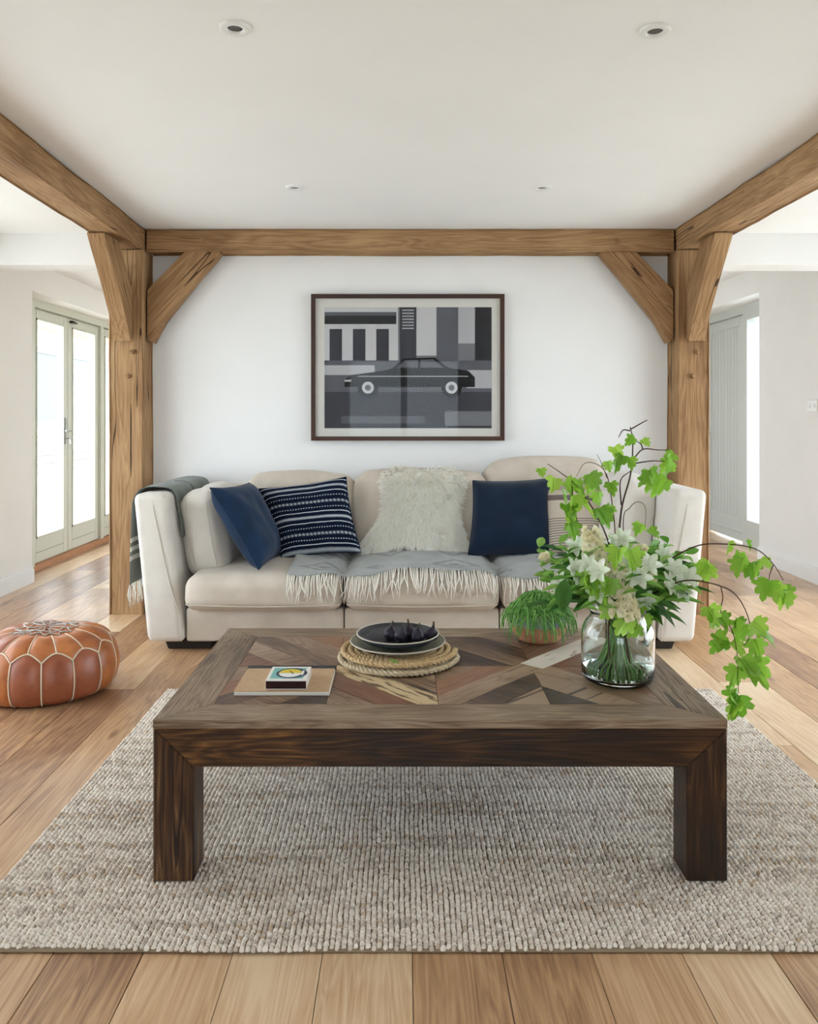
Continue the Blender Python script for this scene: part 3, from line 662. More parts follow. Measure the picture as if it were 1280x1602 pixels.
# ------------------------------------------------------------------ coffee table
TX = .094; x0, x1 = TX-.745, TX+.745; y0, y1 = 2.07, 2.97; ZB = .0145; ZT = .434; lw = .106; th = .022
DARK = wood('dark_reclaimed_wood', [(.25, lin('170d06')), (.5, lin('35200e')), (.7, lin('58381b')), (.9, lin('8a6032'))], 'x', 1.0, .5, .35, cracks=.004, bump=.6, tone=.15, crackcol='120a06', contrast=1.9)
DARKZ = wood('dark_reclaimed_leg_wood', [(.25, lin('190f08')), (.5, lin('3a2413')), (.7, lin('5e4128')), (.9, lin('94734e'))], 'z', 1.0, .5, .35, cracks=.006, bump=.6, tone=.15, crackcol='120a06', contrast=1.9)
TOPW = wood('weathered_tabletop_wood', [(.15, lin('3c2a1f')), (.38, lin('644a36')), (.62, lin('866a52')), (.9, lin('a58b72'))], 'x', 1.6, .38, .5, cracks=.006, bump=.9, tone=.45, crackcol='20150e', contrast=2.2)
BORD = wood('greyed_border_wood', [(.15, lin('443324')), (.4, lin('6f5a45')), (.7, lin('8f7a63')), (.95, lin('a6937c'))], 'x', 1.6, .45, .4, cracks=.008, bump=.9, tone=.1, crackcol='2a1d13', contrast=2.3)
REDW = wood('reddish_tabletop_wood', [(.2, lin('4f3325')), (.5, lin('7c543d')), (.85, lin('9d7558'))], 'x', 1.3, .42, .4, cracks=.004, tone=.3)
def worn(name, paint, amount):
    t_ = NT(name); tc = t_.n('ShaderNodeTexCoord'); mp = t_.n('ShaderNodeMapping'); mp.inputs['Scale'].default_value = (9, 60, 60); t_.l(tc.outputs['Object'], mp.inputs[0])
    nz = t_.n('ShaderNodeTexNoise'); nz.inputs['Scale'].default_value = 1; nz.inputs['Detail'].default_value = 5; t_.l(mp.outputs[0], nz.inputs['Vector'])
    f = t_.ramp(nz.outputs[0], [(amount, (0, 0, 0, 1)), (amount+.05, (1, 1, 1, 1))])
    t_.l(t_.mix(f, lin('6a5038'), lin(paint)), t_.b.inputs['Base Color']); t_.b.inputs['Roughness'].default_value = .6; t_.bump(nz.outputs[0], .4); return t_.m
PALE = worn('worn_cream_paint_wood', 'c9b28a', .42); WHT = worn('worn_white_paint_wood', 'c9c0b2', .34)
tb = thing('coffee_table', 'chunky reclaimed wood coffee table with parquet top', 'table', (TX, 2.52, ZB))
za = ZT-th
for yy in (y0, y1-lw):
    obj('apron', *bevelled(*fixn(*prism([(x0, za), (x1, za), (x1-lw, za-.1), (x0+lw, za-.1)], 'y', yy, yy+lw)), .003, 1), DARK, tb)
    for s, xe in ((1, x0), (-1, x1)):
        V, Fc = bevelled(*fixn(*prism([(xe, ZB), (xe, za), (xe+s*lw, za-.1), (xe+s*lw, ZB)], 'y', yy, yy+lw)), .004, 1)
        obj('leg', V, Fc, DARKZ, tb)
for xe in (x0, x1-.09): obj('side_apron', *bbox((xe, y0+lw, za-.1), (xe+.09, y1-lw, za), .003, 1), DARK, tb)
obj('underboard', *box((x0+.08, y0+lw, za-.02), (x1-.08, y1-lw, za-.002)), DARK, tb)  # added beneath the top boards to stop light leaking through their gaps
def topboard(poly, ang, m, dz=0, name='top_board'):
    c = sum((Vector((p[0], p[1], 0)) for p in poly), Vector())/len(poly)
    q = []
    for p in poly:
        v = Vector((p[0], p[1], 0))-c; q.append(v*(1-.0011/max(v.length, .01)))
    M = Matrix.Translation((c.x, c.y, ZT+dz)) @ Matrix.Rotation(ang, 4, 'Z'); Ri = Matrix.Rotation(-ang, 4, 'Z')
    P = [(Ri @ v)[:2] for v in q]
    obj(name, *fixn(*prism(P, 'z', -th, 0)), m, tb, M=M)
bd = .115; bx_ = .13
topboard([(x0, y0), (x1, y0), (x1-bx_, y0+bd), (x0+bx_, y0+bd)], 0, BORD, 0, 'border_board'); topboard([(x0, y1), (x1, y1), (x1-bx_, y1-bd), (x0+bx_, y1-bd)], 0, BORD, 0, 'border_board')
topboard([(x0, y0), (x0+bx_, y0+bd), (x0+bx_, y1-bd), (x0, y1)], pi/2, BORD, 0, 'border_board'); topboard([(x1, y0), (x1-bx_, y0+bd), (x1-bx_, y1-bd), (x1, y1)], pi/2, BORD, 0, 'border_board')
def clip(poly, n, d):              # keep n.p <= d
    out = []
    for i in range(len(poly)):
        a, b = Vector(poly[i]), Vector(poly[(i+1) % len(poly)]); fa, fb = n.dot(a)-d, n.dot(b)-d
        if fa <= 0: out.append(a)
        if fa*fb < 0: out.append(a.lerp(b, fa/(fa-fb)))
    return out
random.seed(21); fx0, fx1, fy0, fy1 = x0+bx_, x1-bx_, y0+bd, y1-bd
for h in range(2):
    xa = fx0 if h == 0 else TX; xb = TX if h == 0 else fx1; c = Vector(((xa+xb)/2, (fy0+fy1)/2)); rect = [Vector(p) for p in ((xa, fy0), (xb, fy0), (xb, fy1), (xa, fy1))]
    hw = .042; d1_ = Vector((xb-xa, fy1-fy0)).normalized(); d2_ = Vector((xb-xa, fy0-fy1)).normalized(); n1 = Vector((-d1_.y, d1_.x)); n2 = Vector((-d2_.y, d2_.x))
    first, second = ((d2_, n2), (d1_, n1)) if h == 0 else ((d1_, n1), (d2_, n2))
    def strip(poly, n): return clip(clip(poly, n, n.dot(c)+hw), -n, -n.dot(c)+hw)
    s1 = strip(rect, first[1]); e = first[0]; a1 = math.atan2(e.y, e.x)
    # the through strip is made of two lengths, meeting at the middle
    sA = clip(s1, e, e.dot(c)); sB = clip(s1, -e, -e.dot(c))
    if h == 0: topboard(sA, a1, TOPW); topboard(sB, a1, PALE)
    else: topboard(sA, a1, TOPW); topboard(sB, a1, WHT)
    for sg in (1, -1):
        n = first[1]*sg; topboard(clip(strip(rect, second[1]), -n, -n.dot(c)-hw), math.atan2(second[0].y, second[0].x), TOPW)
    for sa in (1, -1):
        for sb in (1, -1):
            tri = clip(clip(rect, -n1*sa, -(n1*sa).dot(c)-hw), -n2*sb, -(n2*sb).dot(c)-hw)
            if len(tri) < 3: continue
            tc_ = sum(tri, Vector((0, 0)))/len(tri); ax = tc_-c
            ax = Vector((1 if ax.x > 0 else -1, 0)) if abs(ax.x) > abs(ax.y)*1.3 else Vector((0, 1 if ax.y > 0 else -1))
            sn = Vector((-ax.y, ax.x))
            for k_ in (1, -1):
                hp = clip(tri, -sn*k_, -(sn*k_).dot(c))
                if len(hp) < 3: continue
                dd = d1_ if abs((d1_.x*ax.x+d1_.y*ax.y)) and ((d1_*1).dot(sn*k_)*(d1_.dot(ax)) > 0) else d2_
                nn = Vector((-dd.y, dd.x)); nn = nn if nn.dot(sum(hp, Vector((0, 0)))/len(hp)-c) > 0 else -nn
                cut = nn.dot(c)+hw+.085
                for piece in (clip(hp, nn, cut), clip(hp, -nn, -cut)):
                    if len(piece) >= 3: topboard(piece, math.atan2(dd.y, dd.x)+(0 if random.random() < .6 else pi/2), REDW if random.random() < .22 else TOPW, random.uniform(-.0012, .0002))

# ------------------------------------------------------------------ things on the table
Z = ZT+.0004
nbk = thing('notebook', 'kraft paper notebook with black spine under the matchbox', 'notebook', (-.345, 2.37, Z))
obj('pages', *bbox((-.479, 2.25, Z), (-.210, 2.475, Z+.010), .001, 1), plain('paper_edge', 'e4e0d6', .9), nbk)
obj('cover', *merge([bbox((-.480, 2.252, Z+.010), (-.212, 2.46, Z+.0125), .0008, 1)]), noisy('kraft_card', 'b99a78', 'c4a685', 60, .85), nbk)
obj('spine', *bbox((-.482, 2.455, Z), (-.209, 2.482, Z+.0132), .001, 1), plain('black_cloth_tape', '2d2f33', .8), nbk)
zm = Z+.0128
mb = thing('matchbox', 'large white matchbox with dark striker and dial label', 'matchbox', (-.335, 2.32, zm))
mx0, mx1, my0, my1, mh = -.392, -.276, 2.262, 2.385, .027
obj('sleeve', *bbox((mx0, my0, zm), (mx1, my1, zm+mh), .001, 1), plain('white_card', 'e8e5dd', .7), mb)
obj('striker', *box((mx0+.001, my0-.0006, zm+.003), (mx1-.001, my0, zm+mh-.003)), noisy('striker_brown', '2a1514', '3a1f1c', 400, .9), mb)
cx, cy, zt = (mx0+mx1)/2+.004, (my0+my1)/2, zm+mh
def flat(poly, z): return [Vector((p[0], p[1], z)) for p in poly], [tuple(range(len(poly)))]
def circ(x, y, rx, ry, n=32, a0=0, a1=2*pi): return [(x+rx*cos(a0+(a1-a0)*i/n), y+ry*sin(a0+(a1-a0)*i/n)) for i in range(n+(0 if abs(a1-a0-2*pi) < 1e-6 else 1))]
NB = plain('label_navy', '2f3b50', .6); YE = plain('label_yellow', 'd8c02e', .6); TL = plain('label_teal', '7db8b4', .6); WL = plain('label_white', 'ecebe6', .6)
lab = []; lm = [TL, NB, WL, YE, plain('label_dark', '1c1e22', .6)]
lab.append((0, flat([(mx0+.009, my0+.014), (mx1-.012, my0+.014), (mx1-.012, my1-.012), (mx0+.009, my1-.012)], zt+.0002)))
lab.append((1, flat(circ(cx+.004, cy, .045, .046), zt+.0004)))
lab.append((2, flat(circ(cx, cy, .033, .036), zt+.0006))); lab.append((3, flat(circ(cx, cy, .033, .036, 16, 0, pi), zt+.0008)))
lab.append((4, flat([(cx-.006, cy+.018), (cx-.003, cy+.02), (cx+.012, cy-.008), (cx+.009, cy-.01)], zt+.001)))
lab.append((2, flat([(mx1-.022, cy-.018), (mx1-.015, cy-.018), (mx1-.015, cy+.02), (mx1-.022, cy+.02)], zt+.001)))
V, Fc = merge([l for _, l in lab]); obj('label_print', V, Fc, lm, mb, midx=[g for g, _ in lab])

def braid(R_, zc, cxy, w=.021, turns=None):
    """flat coil of plaited strands"""
    parts = []; n = int(R_/w)
    V = []; Fc = []
    for strand in range(2):
        pts = []; rs = []; steps = int(n*2*pi*R_/2/.0045)
        for i in range(steps):
            f = i/steps; th_ = 2*pi*n*math.sqrt(f); rr = max(.004, R_*math.sqrt(f)); ph = th_*rr/.011*1.0+strand*pi
            rr2 = rr-w/2+w*.24*sin(ph); pts.append(Vector((cxy[0]+rr2*cos(th_), cxy[1]+rr2*sin(th_), zc+.0035*cos(ph)))); rs.append(.0058)
        parts.append(tube(pts, rs, 5))
    return merge(parts)
STRAW = noisy('water_hyacinth', 'b89a70', 'd9bd92', 90, .8, .4, .002); STRAW2 = noisy('pale_seagrass', 'bca98a', 'd8c8ac', 90, .8, .4, .002)
PC = (-.02, 2.615)
t = thing('placemat', 'round braided straw placemat, lower of two under the plates', 'placemat', (PC[0], PC[1]-.012, Z)); obj('braid', *braid(.205, Z+.0085, (PC[0]-.002, PC[1]-.014)), STRAW2, t, True)
t = thing('placemat', 'round braided straw placemat, upper of two under the plates', 'placemat', (PC[0], PC[1], Z+.018)); obj('braid', *braid(.198, Z+.026, PC), STRAW, t, True)
ZP = Z+.0355
def plate(name, lab, R_, h, z, c, m, rim):
    t = thing(name, lab, 'plate', (c[0], c[1], z))
    obj('dish', *lathe([(.0001, z+.004), (R_*.55, z+.004), (R_*.8, z+h*.45), (R_-.002, z+h), (R_, z+h-.002), (R_*.82, z+h*.3), (R_*.58, z), (.0001, z)], (c[0], c[1], 0), 64), m, t, True)
    obj('rim', *tube([(c[0]+(R_-.001)*cos(a*pi/36), c[1]+(R_-.001)*sin(a*pi/36), z+h-.0005) for a in range(73)], .0022, 6, False), rim, t, True)
RIM = plain('pale_rim', 'c9c2b4', .4)
plate('plate', 'olive green stoneware plate on the placemat', .155, .020, ZP, PC, plain('olive_glaze', '80816c', .35), RIM)
plate('plate', 'dark charcoal plate holding the figs', .134, .032, ZP+.012, PC, plain('charcoal_glaze', '35373f', .25), RIM)
FIG = noisy('fig_skin', '1c1a26', '3a3242', 40, .45); ZF = ZP+.012+.0046
FM = make_mesh('fruit', *lathe([(.0001, 0), (.012, .001), (.019, .007), (.021, .014), (.018, .024), (.011, .031), (.0055, .036), (.004, .041)], (0, 0, 0), 24), FIG, True)
SM = make_mesh('stem', *tube([(0, 0, .041), (.001, 0, .048), (.003, 0, .053)], [.004, .0028, .003], 6), plain('fig_stem', '4d4438', .8), True)
for (fx, fy, rz, tilt), lab in zip(((-.045, 2.63, 0, .1), (-.012, 2.60, 1, .35), (.018, 2.645, 2, .15), (.042, 2.60, .5, .12), (.085, 2.63, 2.6, -.3)),
    ('at the outer end by the matchbox side', 'in front beside the purple one', 'at the back of the group', 'with purple skin in front', 'tipped over at the plant side')):
    t = thing('fig', 'dark ripe fig on the charcoal plate, '+lab, 'fig', (fx, fy, ZF), 'figs on the charcoal plate')
    M = Matrix.Translation((fx, fy, ZF+abs(tilt)*.006)) @ Matrix.Rotation(rz, 4, 'Z') @ Matrix.Rotation(tilt, 4, 'Y')
    M = M @ Matrix.Scale(1.15, 4); link('fruit', FM, t, M); link('stem', SM, t, M)

# ------------------------------------------------------------------ leaf meshes
MAPLE = leafmat('lime_leaf', '6ba428', 'b4de58'); DEEP = leafmat('deep_green_leaf', '2c5426', '4c8238', .3); MID = leafmat('mid_green_leaf', '5c9a38', 'a3cf66', .35)
TWIG = noisy('dark_twig', '3a2a20', '5b4433', 60, .8); GSTEM = plain('green_stem', '6f9f50', .5)
def leaf_mesh(name, half, m, fold=.25, droop=.35, wav=.0):
    """half outline (x across, y along from the stalk), mirrored and folded on the midrib"""
    V = []; Fc = []; rib = [(0, .8), (0, .6), (0, .4), (0, .2)]
    for sg in (1, -1):
        b = len(V); pl_ = half+rib
        V += [Vector((sg*x, y, abs(x)*fold-droop*y*y+wav*sin(sg*x*9+y*7))) for x, y in pl_]
        q = tuple(range(b, len(V))); Fc.append(q if sg > 0 else q[::-1])
    return make_mesh(name, V, Fc, m, False)
half = [(0, 0), (.10, -.04), (.30, -.06), (.50, .04), (.42, .14), (.62, .26), (.60, .42), (.44, .44), (.34, .42), (.40, .60), (.34, .78), (.20, .76), (.16, .70), (.14, .88), (0, 1.0)]
maples = [leaf_mesh('leaf', [(x*sx_, y) for x, y in half], MAPLE, f, d, w_) for sx_, f, d, w_ in ((1, .25, .3, .03), (.9, .5, .5, .05), (1.05, .1, .55, .05))]
oval = [(0, 0), (.13, .12), (.24, .32), (.25, .52), (.18, .74), (.08, .9), (0, 1)]
ovals = {m.name: leaf_mesh('leaf', oval, m, .4, .25) for m in (DEEP, MID, MAPLE)}
lanc = {m.name: leaf_mesh('leaf', [(x*.55, y) for x, y in oval], m, .4, .4) for m in (DEEP, MID)}
def put_leaf(parent, me, p, d, size, roll=0):
    d = Vector(d).normalized(); up = Vector((0, -.35, 1)); x = d.cross(up)
    x = x.normalized() if x.length > 1e-3 else Vector((1, 0, 0)); z = x.cross(d)
    M = Matrix((x, d, z)).transposed().to_4x4(); M = Matrix.Translation(p) @ M @ Matrix.Rotation(roll, 4, 'Y') @ Matrix.Diagonal((size, size, size, 1))
    return link('leaf', me, parent, M)

# potted trailing plant
PP = (.472, 2.80)
t = thing('plant_pot', 'small rounded terracotta pot with grey glazed rim', 'pot', (PP[0], PP[1], Z))
obj('bowl', *lathe([(.0001, Z), (.045, Z), (.075, Z+.012), (.093, Z+.04), (.095, Z+.065)], (PP[0], PP[1], 0), 48), noisy('terracotta', 'b9795c', 'c58a6c', 30, .75), t, True)
obj('glazed_rim', *lathe([(.095, Z+.065), (.092, Z+.09), (.085, Z+.108), (.08, Z+.108), (.085, Z+.09), (.086, Z+.07), (.0001, Z+.07)], (PP[0], PP[1], 0), 48), noisy('grey_glaze', '83888a', '979c9e', 30, .5), t, True)
t = thing('trailing_plant', 'bushy trailing green plant in the terracotta pot', 'plant', (PP[0], PP[1], Z+.07))
random.seed(14); fr = [[], []]
for i in range(1300):
    a = random.uniform(0, 2*pi); s = random.random()**.6; r0 = .055*random.random(); L = random.uniform(.8, 1.1)
    b = Vector((PP[0]+r0*cos(a), PP[1]+r0*sin(a), Z+.075)); hx = .108*s*L; top = .175-.05*s*s
    tw = random.gauss(0, .35)
    pts = [b, b+Vector((cos(a)*hx*.35, sin(a)*hx*.35, (top-.075)*.8)), Vector((PP[0]+cos(a+tw*.4)*hx*.85, PP[1]+sin(a+tw*.4)*hx*.85, Z+top*random.uniform(.85, 1.02))),
           Vector((PP[0]+cos(a+tw)*(hx*1.05+.012), PP[1]+sin(a+tw)*(hx*1.05+.012), Z+top-.02-.05*s*random.random()))]
    if s > .9: pts.append(pts[-1]+Vector((cos(a)*.006, sin(a)*.006, -random.uniform(.01, .05))))
    fr[i % 2].append(tube(spline(pts, 3), .0015, 4))
for k_, (c_a, c_b) in enumerate((('4b8436', '6fa64a'), ('5f9a42', '93c268'))):
    o = obj('trailing_stems', *merge(fr[k_]), noisy('trailing_green_%d' % k_, c_a, c_b, 40, .45), t, True); o['kind'] = 'stuff'

# ------------------------------------------------------------------ vase
VC = Vector((.64, 2.39, Z))
t = thing('glass_vase', 'wide clear glass jar vase holding the flowers', 'vase', VC[:])
GL = NT('clear_jar_glass'); GL.b.inputs['Base Color'].default_value = (.93, .98, .96, 1); GL.b.inputs['Transmission Weight'].default_value = 1; GL.b.inputs['Roughness'].default_value = .0; GL.b.inputs['IOR'].default_value = 1.45
outp = [(.0001, 0), (.085, 0), (.100, .006), (.1065, .02), (.1075, .05), (.1075, .135), (.104, .155), (.094, .175), (.083, .188), (.080, .197), (.084, .206), (.086, .210)]
inn = [(.082, .209), (.0775, .198), (.080, .188), (.0905, .173), (.1005, .153), (.1038, .135), (.1038, .05), (.102, .024), (.094, .014), (.0001, .012)]
obj('jar', *lathe([(r, Z+z) for r, z in outp+inn], (VC.x, VC.y, 0), 64), GL.m, t, True)
WT = NT('water'); WT.b.inputs['Transmission Weight'].default_value = 1; WT.b.inputs['Roughness'].default_value = 0; WT.b.inputs['IOR'].default_value = 1.33; WT.b.inputs['Base Color'].default_value = (.95, .99, .97, 1)
obj('water', *lathe([(.0001, Z+.0125), (.0935, Z+.0145), (.1015, Z+.0245), (.1033, Z+.045), (.1033, Z+.055), (.0001, Z+.055)], (VC.x, VC.y, 0), 64), WT.m, t, True)

# ------------------------------------------------------------------ bouquet: every stem is a thing of its own, standing in the vase
random.seed(31)
def stem_path(head, lean=.0, bulge=.02):
    """from the foot of the vase through its neck to the flower head"""
    h = Vector(head); d = Vector((h.x-VC.x, h.y-VC.y, 0)); dn = d.normalized() if d.length > 1e-4 else Vector((1, 0, 0))
    foot = VC+Vector((-dn.x*random.uniform(.03, .075), -dn.y*random.uniform(.03, .075), .018)); neck = VC+Vector((dn.x*random.uniform(.0, .05), dn.y*random.uniform(.0, .05), .20))
    return [foot, neck, neck.lerp(h, .5)+Vector((0, 0, bulge)), h]
def flower_head(parent, c, kind, R_, axis=(0, -.3, 1)):
    ax = Vector(axis).normalized(); x = ax.orthogonal().normalized(); y = ax.cross(x)
    def petal(th_, tilt, L, wd, curl, m, nm='petal'):
        d = x*cos(th_)+y*sin(th_); s = ax.cross(d)
        V = []; nu, nv = 4, 4
        for j in range(nv+1):
            v = j/nv; ww = wd*math.sqrt(max(0, sin(pi*min(1, .12+.86*v)))); el = tilt+curl*v
            # position along the curling petal
            p = Vector(c); st = 8
            for q in range(st): e = tilt+curl*v*(q+.5)/st; p = p+(d*cos(e)+ax*sin(e))*L*v/st
            for i in range(nu+1):
                u = i/nu*2-1; V.append(p+s*u*ww+(ax*cos(el)-d*sin(el))*(u*u*ww*.5))
        Fc = [(j*(nu+1)+i, j*(nu+1)+i+1, (j+1)*(nu+1)+i+1, (j+1)*(nu+1)+i) for j in range(nv) for i in range(nu)]
        return V, Fc
    ps = []
    if kind == 'rose':
        for r, (n_, tl, L, wd) in enumerate(((3, 1.45, .9, .42), (4, 1.25, .95, .5), (5, 1.0, 1.0, .55))):
            for i in range(n_): obj('petal', *petal(2*pi*i/n_+r*.6, tl, R_*L, R_*wd, -.25 if r == 2 else .25, CREAM), CREAM, parent, True)
    elif kind == 'lily':
        for i in range(6): obj('petal', *petal(2*pi*i/6, .75, R_, R_*.28, -.7, WHITEG), WHITEG, parent, True)
    elif kind == 'floret':
        for i in range(5): ps.append(petal(2*pi*i/5+random.random(), .5+random.random()*.4, R_, R_*.5, -.5, CREAM))
        for i in range(3): ps.append(petal(2*pi*i/3+random.random(), 1.1, R_*.7, R_*.4, -.2, CREAM))
        return merge(ps)
def petalmat(name, c1, c2):
    return leafmat(name, c1, c2, .6)
CREAM = petalmat('cream_petal', 'f3ecc6', 'fbf7e2'); WHITEG = petalmat('greenish_white_petal', 'e0ead0', 'f6f9ee')
def P3(px, py, y): return at(px, py, y)
# cream stocks
for (px, py, y), lab in (((925, 870, 2.27), 'the higher one'), ((968, 925, 2.22), 'the lower one above the jar rim')):
    top = P3(px, py-42, y+.03); bot = P3(px+8, py+40, y)
    t = thing('stock_flower', 'cream stock flower spike in the bouquet, '+lab, 'flower', (VC.x, VC.y, Z+.02), 'cream stocks')
    pth = stem_path(bot); obj('stem', *tube(spline(pth+[top], 5), .0035, 6), GSTEM, t, True)
    for i in range(60):
        f = i/60; p = bot.lerp(top, f); a = i*2.4; rr = .030*(1-.45*f); d = Vector((cos(a), sin(a)-.35, .15))
        obj('floret', *flower_head(t, p+d*rr, 'floret', .0185*(1-.2*f), d), CREAM, t, True)
# white roses and buds
for (px, py, y, r), lab in (((856, 872, 2.30, .030), 'at the navy cushion side'), ((1003, 862, 2.30, .034), 'near the top of the bouquet'), ((1020, 905, 2.26, .028), 'low above the jar')):
    c = P3(px, py, y); t = thing('rose', 'cream white rose bud in the bouquet '+lab, 'flower', (VC.x, VC.y, Z+.02), 'cream roses')
    obj('stem', *tube(spline(stem_path(c), 5), .0028, 6), GSTEM, t, True); flower_head(t, c-Vector((0, 0, .012)), 'rose', r, (random.gauss(0, .3), -.4, 1))
    for i in range(3): put_leaf(t, ovals['mid_green_leaf'], c-Vector((0, 0, .015)), (cos(i*2.1), sin(i*2.1), .1), .045)
# greenish white alstroemerias
k_ = 0
for px, py, y in ((893, 893, 2.25), (905, 905, 2.24), (955, 850, 2.36), (985, 880, 2.24), (1008, 940, 2.25), (1040, 915, 2.26), (1052, 893, 2.3), (935, 930, 2.2), (1075, 905, 2.3), (880, 912, 2.28), (1035, 870, 2.36), (905, 855, 2.36), (975, 845, 2.3), (1015, 885, 2.2), (940, 895, 2.16), (1062, 925, 2.28), (920, 885, 2.2), (1000, 905, 2.19)):
    c = P3(px, py, y); k_ += 1
    t = thing('alstroemeria', 'greenish white open alstroemeria flower among the bouquet foliage', 'flower', (VC.x, VC.y, Z+.02), 'white alstroemerias in the vase')
    obj('stem', *tube(spline(stem_path(c), 5), .0024, 6), GSTEM, t, True)
    flower_head(t, c, 'lily', random.uniform(.034, .044), (random.gauss(0, .5)+(c.x-VC.x)*3, -.8, .5))
    for i in range(4): put_leaf(t, lanc['mid_green_leaf'], c-Vector((0, 0, .01+.012*i)), (cos(i*2.2+k_), sin(i*2.2+k_), .25), random.uniform(.05, .075))
# leafy foliage stems
def foliage(label, head, m, n_, size, group, shape):
    t = thing('foliage_stem', label, 'foliage', (VC.x, VC.y, Z+.02), group); pts = spline(stem_path(head), 6)
    obj('stem', *tube(pts, [.003-.0018*i/len(pts) for i in range(len(pts))], 6), GSTEM, t, True)
    L0 = len(pts)
    for i in range(n_):
        f = .5+.5*(i+1)/n_; p = pts[min(L0-1, int(f*(L0-1)))]; a = i*2.4+random.random(); dr = (pts[-1]-pts[-4]).normalized()
        d = dr*.6+Vector((cos(a), sin(a), .2)); put_leaf(t, shape[m.name], p, d, size*random.uniform(.75, 1.2), random.gauss(0, .4))
for i in range(44):
    a = 2*pi*i/22+random.random()*.3; rr = random.uniform(.10, .235); zz = random.uniform(.27, .41)-.15*max(0, rr-.17)
    hd = VC+Vector((cos(a)*rr*1.02, sin(a)*rr*.75, zz))
    if i % 3 == 0: foliage('deep green glossy foliage stem in the bouquet', hd-Vector((0, 0, .04)), DEEP, 7, .085, 'deep green foliage stems', ovals if i % 2 else lanc)
    else: foliage('mid green leafy foliage stem in the bouquet', hd, MID, 14, .05, 'mid green foliage stems', ovals)
for px, py, y in ((1060, 868, 2.36), (1085, 880, 2.36), (1075, 900, 2.32), (1045, 850, 2.4), (1095, 895, 2.38)): foliage('fresh green leafy sprig at the branch side of the bouquet', P3(px, py, y), MID, 18, .04, 'fresh green sprigs', ovals)
for px, py, y in ((868, 885, 2.27), (850, 900, 2.3), (875, 850, 2.34)): foliage('budding green sprig at the cushion side of the bouquet', P3(px, py, y), MID, 14, .04, 'budding sprigs', ovals)
t = thing('foliage_stem', 'single broad dark leaf hanging over the potted plant', 'foliage', (VC.x, VC.y, Z+.02))
q = P3(884, 905, 2.2); obj('stem', *tube(spline(stem_path(q), 5), .0024, 6), GSTEM, t, True); put_leaf(t, ovals['deep_green_leaf'], q, (-.1, -.05, -1), .095)
t = thing('foliage_stem', 'narrow green leaves drooping beside the jar rim', 'foliage', (VC.x, VC.y, Z+.02))
q = P3(1012, 938, 2.25); obj('stem', *tube(spline(stem_path(q), 5), .0024, 6), GSTEM, t, True)
for d in ((1, -.1, -.05), (.25, -.1, -1), (.6, -.3, -.3)): put_leaf(t, lanc['deep_green_leaf'], q, d, .1)

# maple branches: twig, side twigs and lobed leaves
def branch(label, pts, r0, leaves, sides=()):
    t = thing('maple_branch', label, 'branch', (VC.x, VC.y, Z+.02))
    P = [VC+Vector((random.uniform(-.04, .04), random.uniform(-.03, .03), .02)), VC+Vector((random.uniform(-.03, .03), random.uniform(-.03, .03), .2))]+[at(*p) for p in pts]
    S = spline(P, 6); tw = obj('twig', *tube(S, [r0*(1-.7*i/len(S)) for i in range(len(S))], 6), TWIG, t, True)
    for s in sides: Q = spline([at(*p) for p in s], 5); obj('side_twig', *tube(Q, [r0*.55*(1-.5*i/len(Q)) for i in range(len(Q))], 5), TWIG, t, True)
    for px, py, y, sz in leaves:
        p = at(px, py, y+random.gauss(0, .015)); d = Vector((random.gauss(0, .55), random.gauss(-.35, .3), -random.uniform(.3, 1.0)))
        st = p-d.normalized()*.02+Vector((0, 0, .012)); 
        put_leaf(t, random.choice(maples), p, d, sz*random.uniform(.75, 1.05), random.gauss(0, .5))
branch('tall upright maple branch rising above the bouquet', [(968, 880, 2.38), (972, 800, 2.40), (987, 740, 2.42), (990, 690, 2.43), (986, 668, 2.43)], .0042,
       [(960, 700, 2.42, .05), (975, 712, 2.42, .05), (965, 718, 2.40, .055), (985, 716, 2.41, .05), (993, 685, 2.42, .035), (1005, 688, 2.42, .035), (950, 722, 2.41, .04),
        (1045, 715, 2.44, .055), (1050, 722, 2.43, .06), (1015, 735, 2.42, .065), (1030, 742, 2.41, .065), (1045, 750, 2.40, .07), (1020, 745, 2.43, .05), (1055, 710, 2.44, .04)],
       [[(986, 672, 2.43), (1000, 664, 2.43), (1013, 657, 2.43)], [(986, 674, 2.43), (975, 673, 2.43), (968, 684, 2.42)], [(990, 720, 2.42), (1006, 703, 2.43), (1030, 704, 2.44), (1048, 704, 2.44)], [(992, 725, 2.42), (1020, 721, 2.42), (1040, 722, 2.42)],
        [(1006, 704, 2.43), (1003, 695, 2.43), (995, 690, 2.43)], [(972, 790, 2.4), (971, 752, 2.41), (988, 736, 2.42)]])
branch('leaning maple branch with leaf clusters beside the dark navy cushion', [(955, 860, 2.36), (930, 800, 2.36), (900, 758, 2.36), (875, 738, 2.36), (857, 726, 2.36)], .0032,
       [(846, 733, 2.36, .03), (868, 748, 2.35, .055), (885, 752, 2.35, .06), (895, 760, 2.35, .06), (880, 768, 2.34, .065), (900, 775, 2.34, .07), (912, 788, 2.34, .07), (885, 790, 2.35, .055), (905, 750, 2.36, .05), (938, 795, 2.35, .06), (888, 805, 2.34, .05), (893, 818, 2.34, .055)],
       [[(895, 753, 2.36), (897, 790, 2.35), (905, 820, 2.34)]])
branch('arching bare tipped maple twig in the middle of the bouquet', [(962, 850, 2.4), (958, 790, 2.4), (950, 745, 2.4), (935, 727, 2.4), (915, 725, 2.4), (902, 745, 2.4)], .0022,
       [(922, 742, 2.4, .06), (930, 752, 2.39, .055), (955, 755, 2.39, .045), (935, 770, 2.39, .04), (955, 790, 2.38, .04)], [[(950, 748, 2.4), (940, 722, 2.4), (934, 711, 2.4)]])
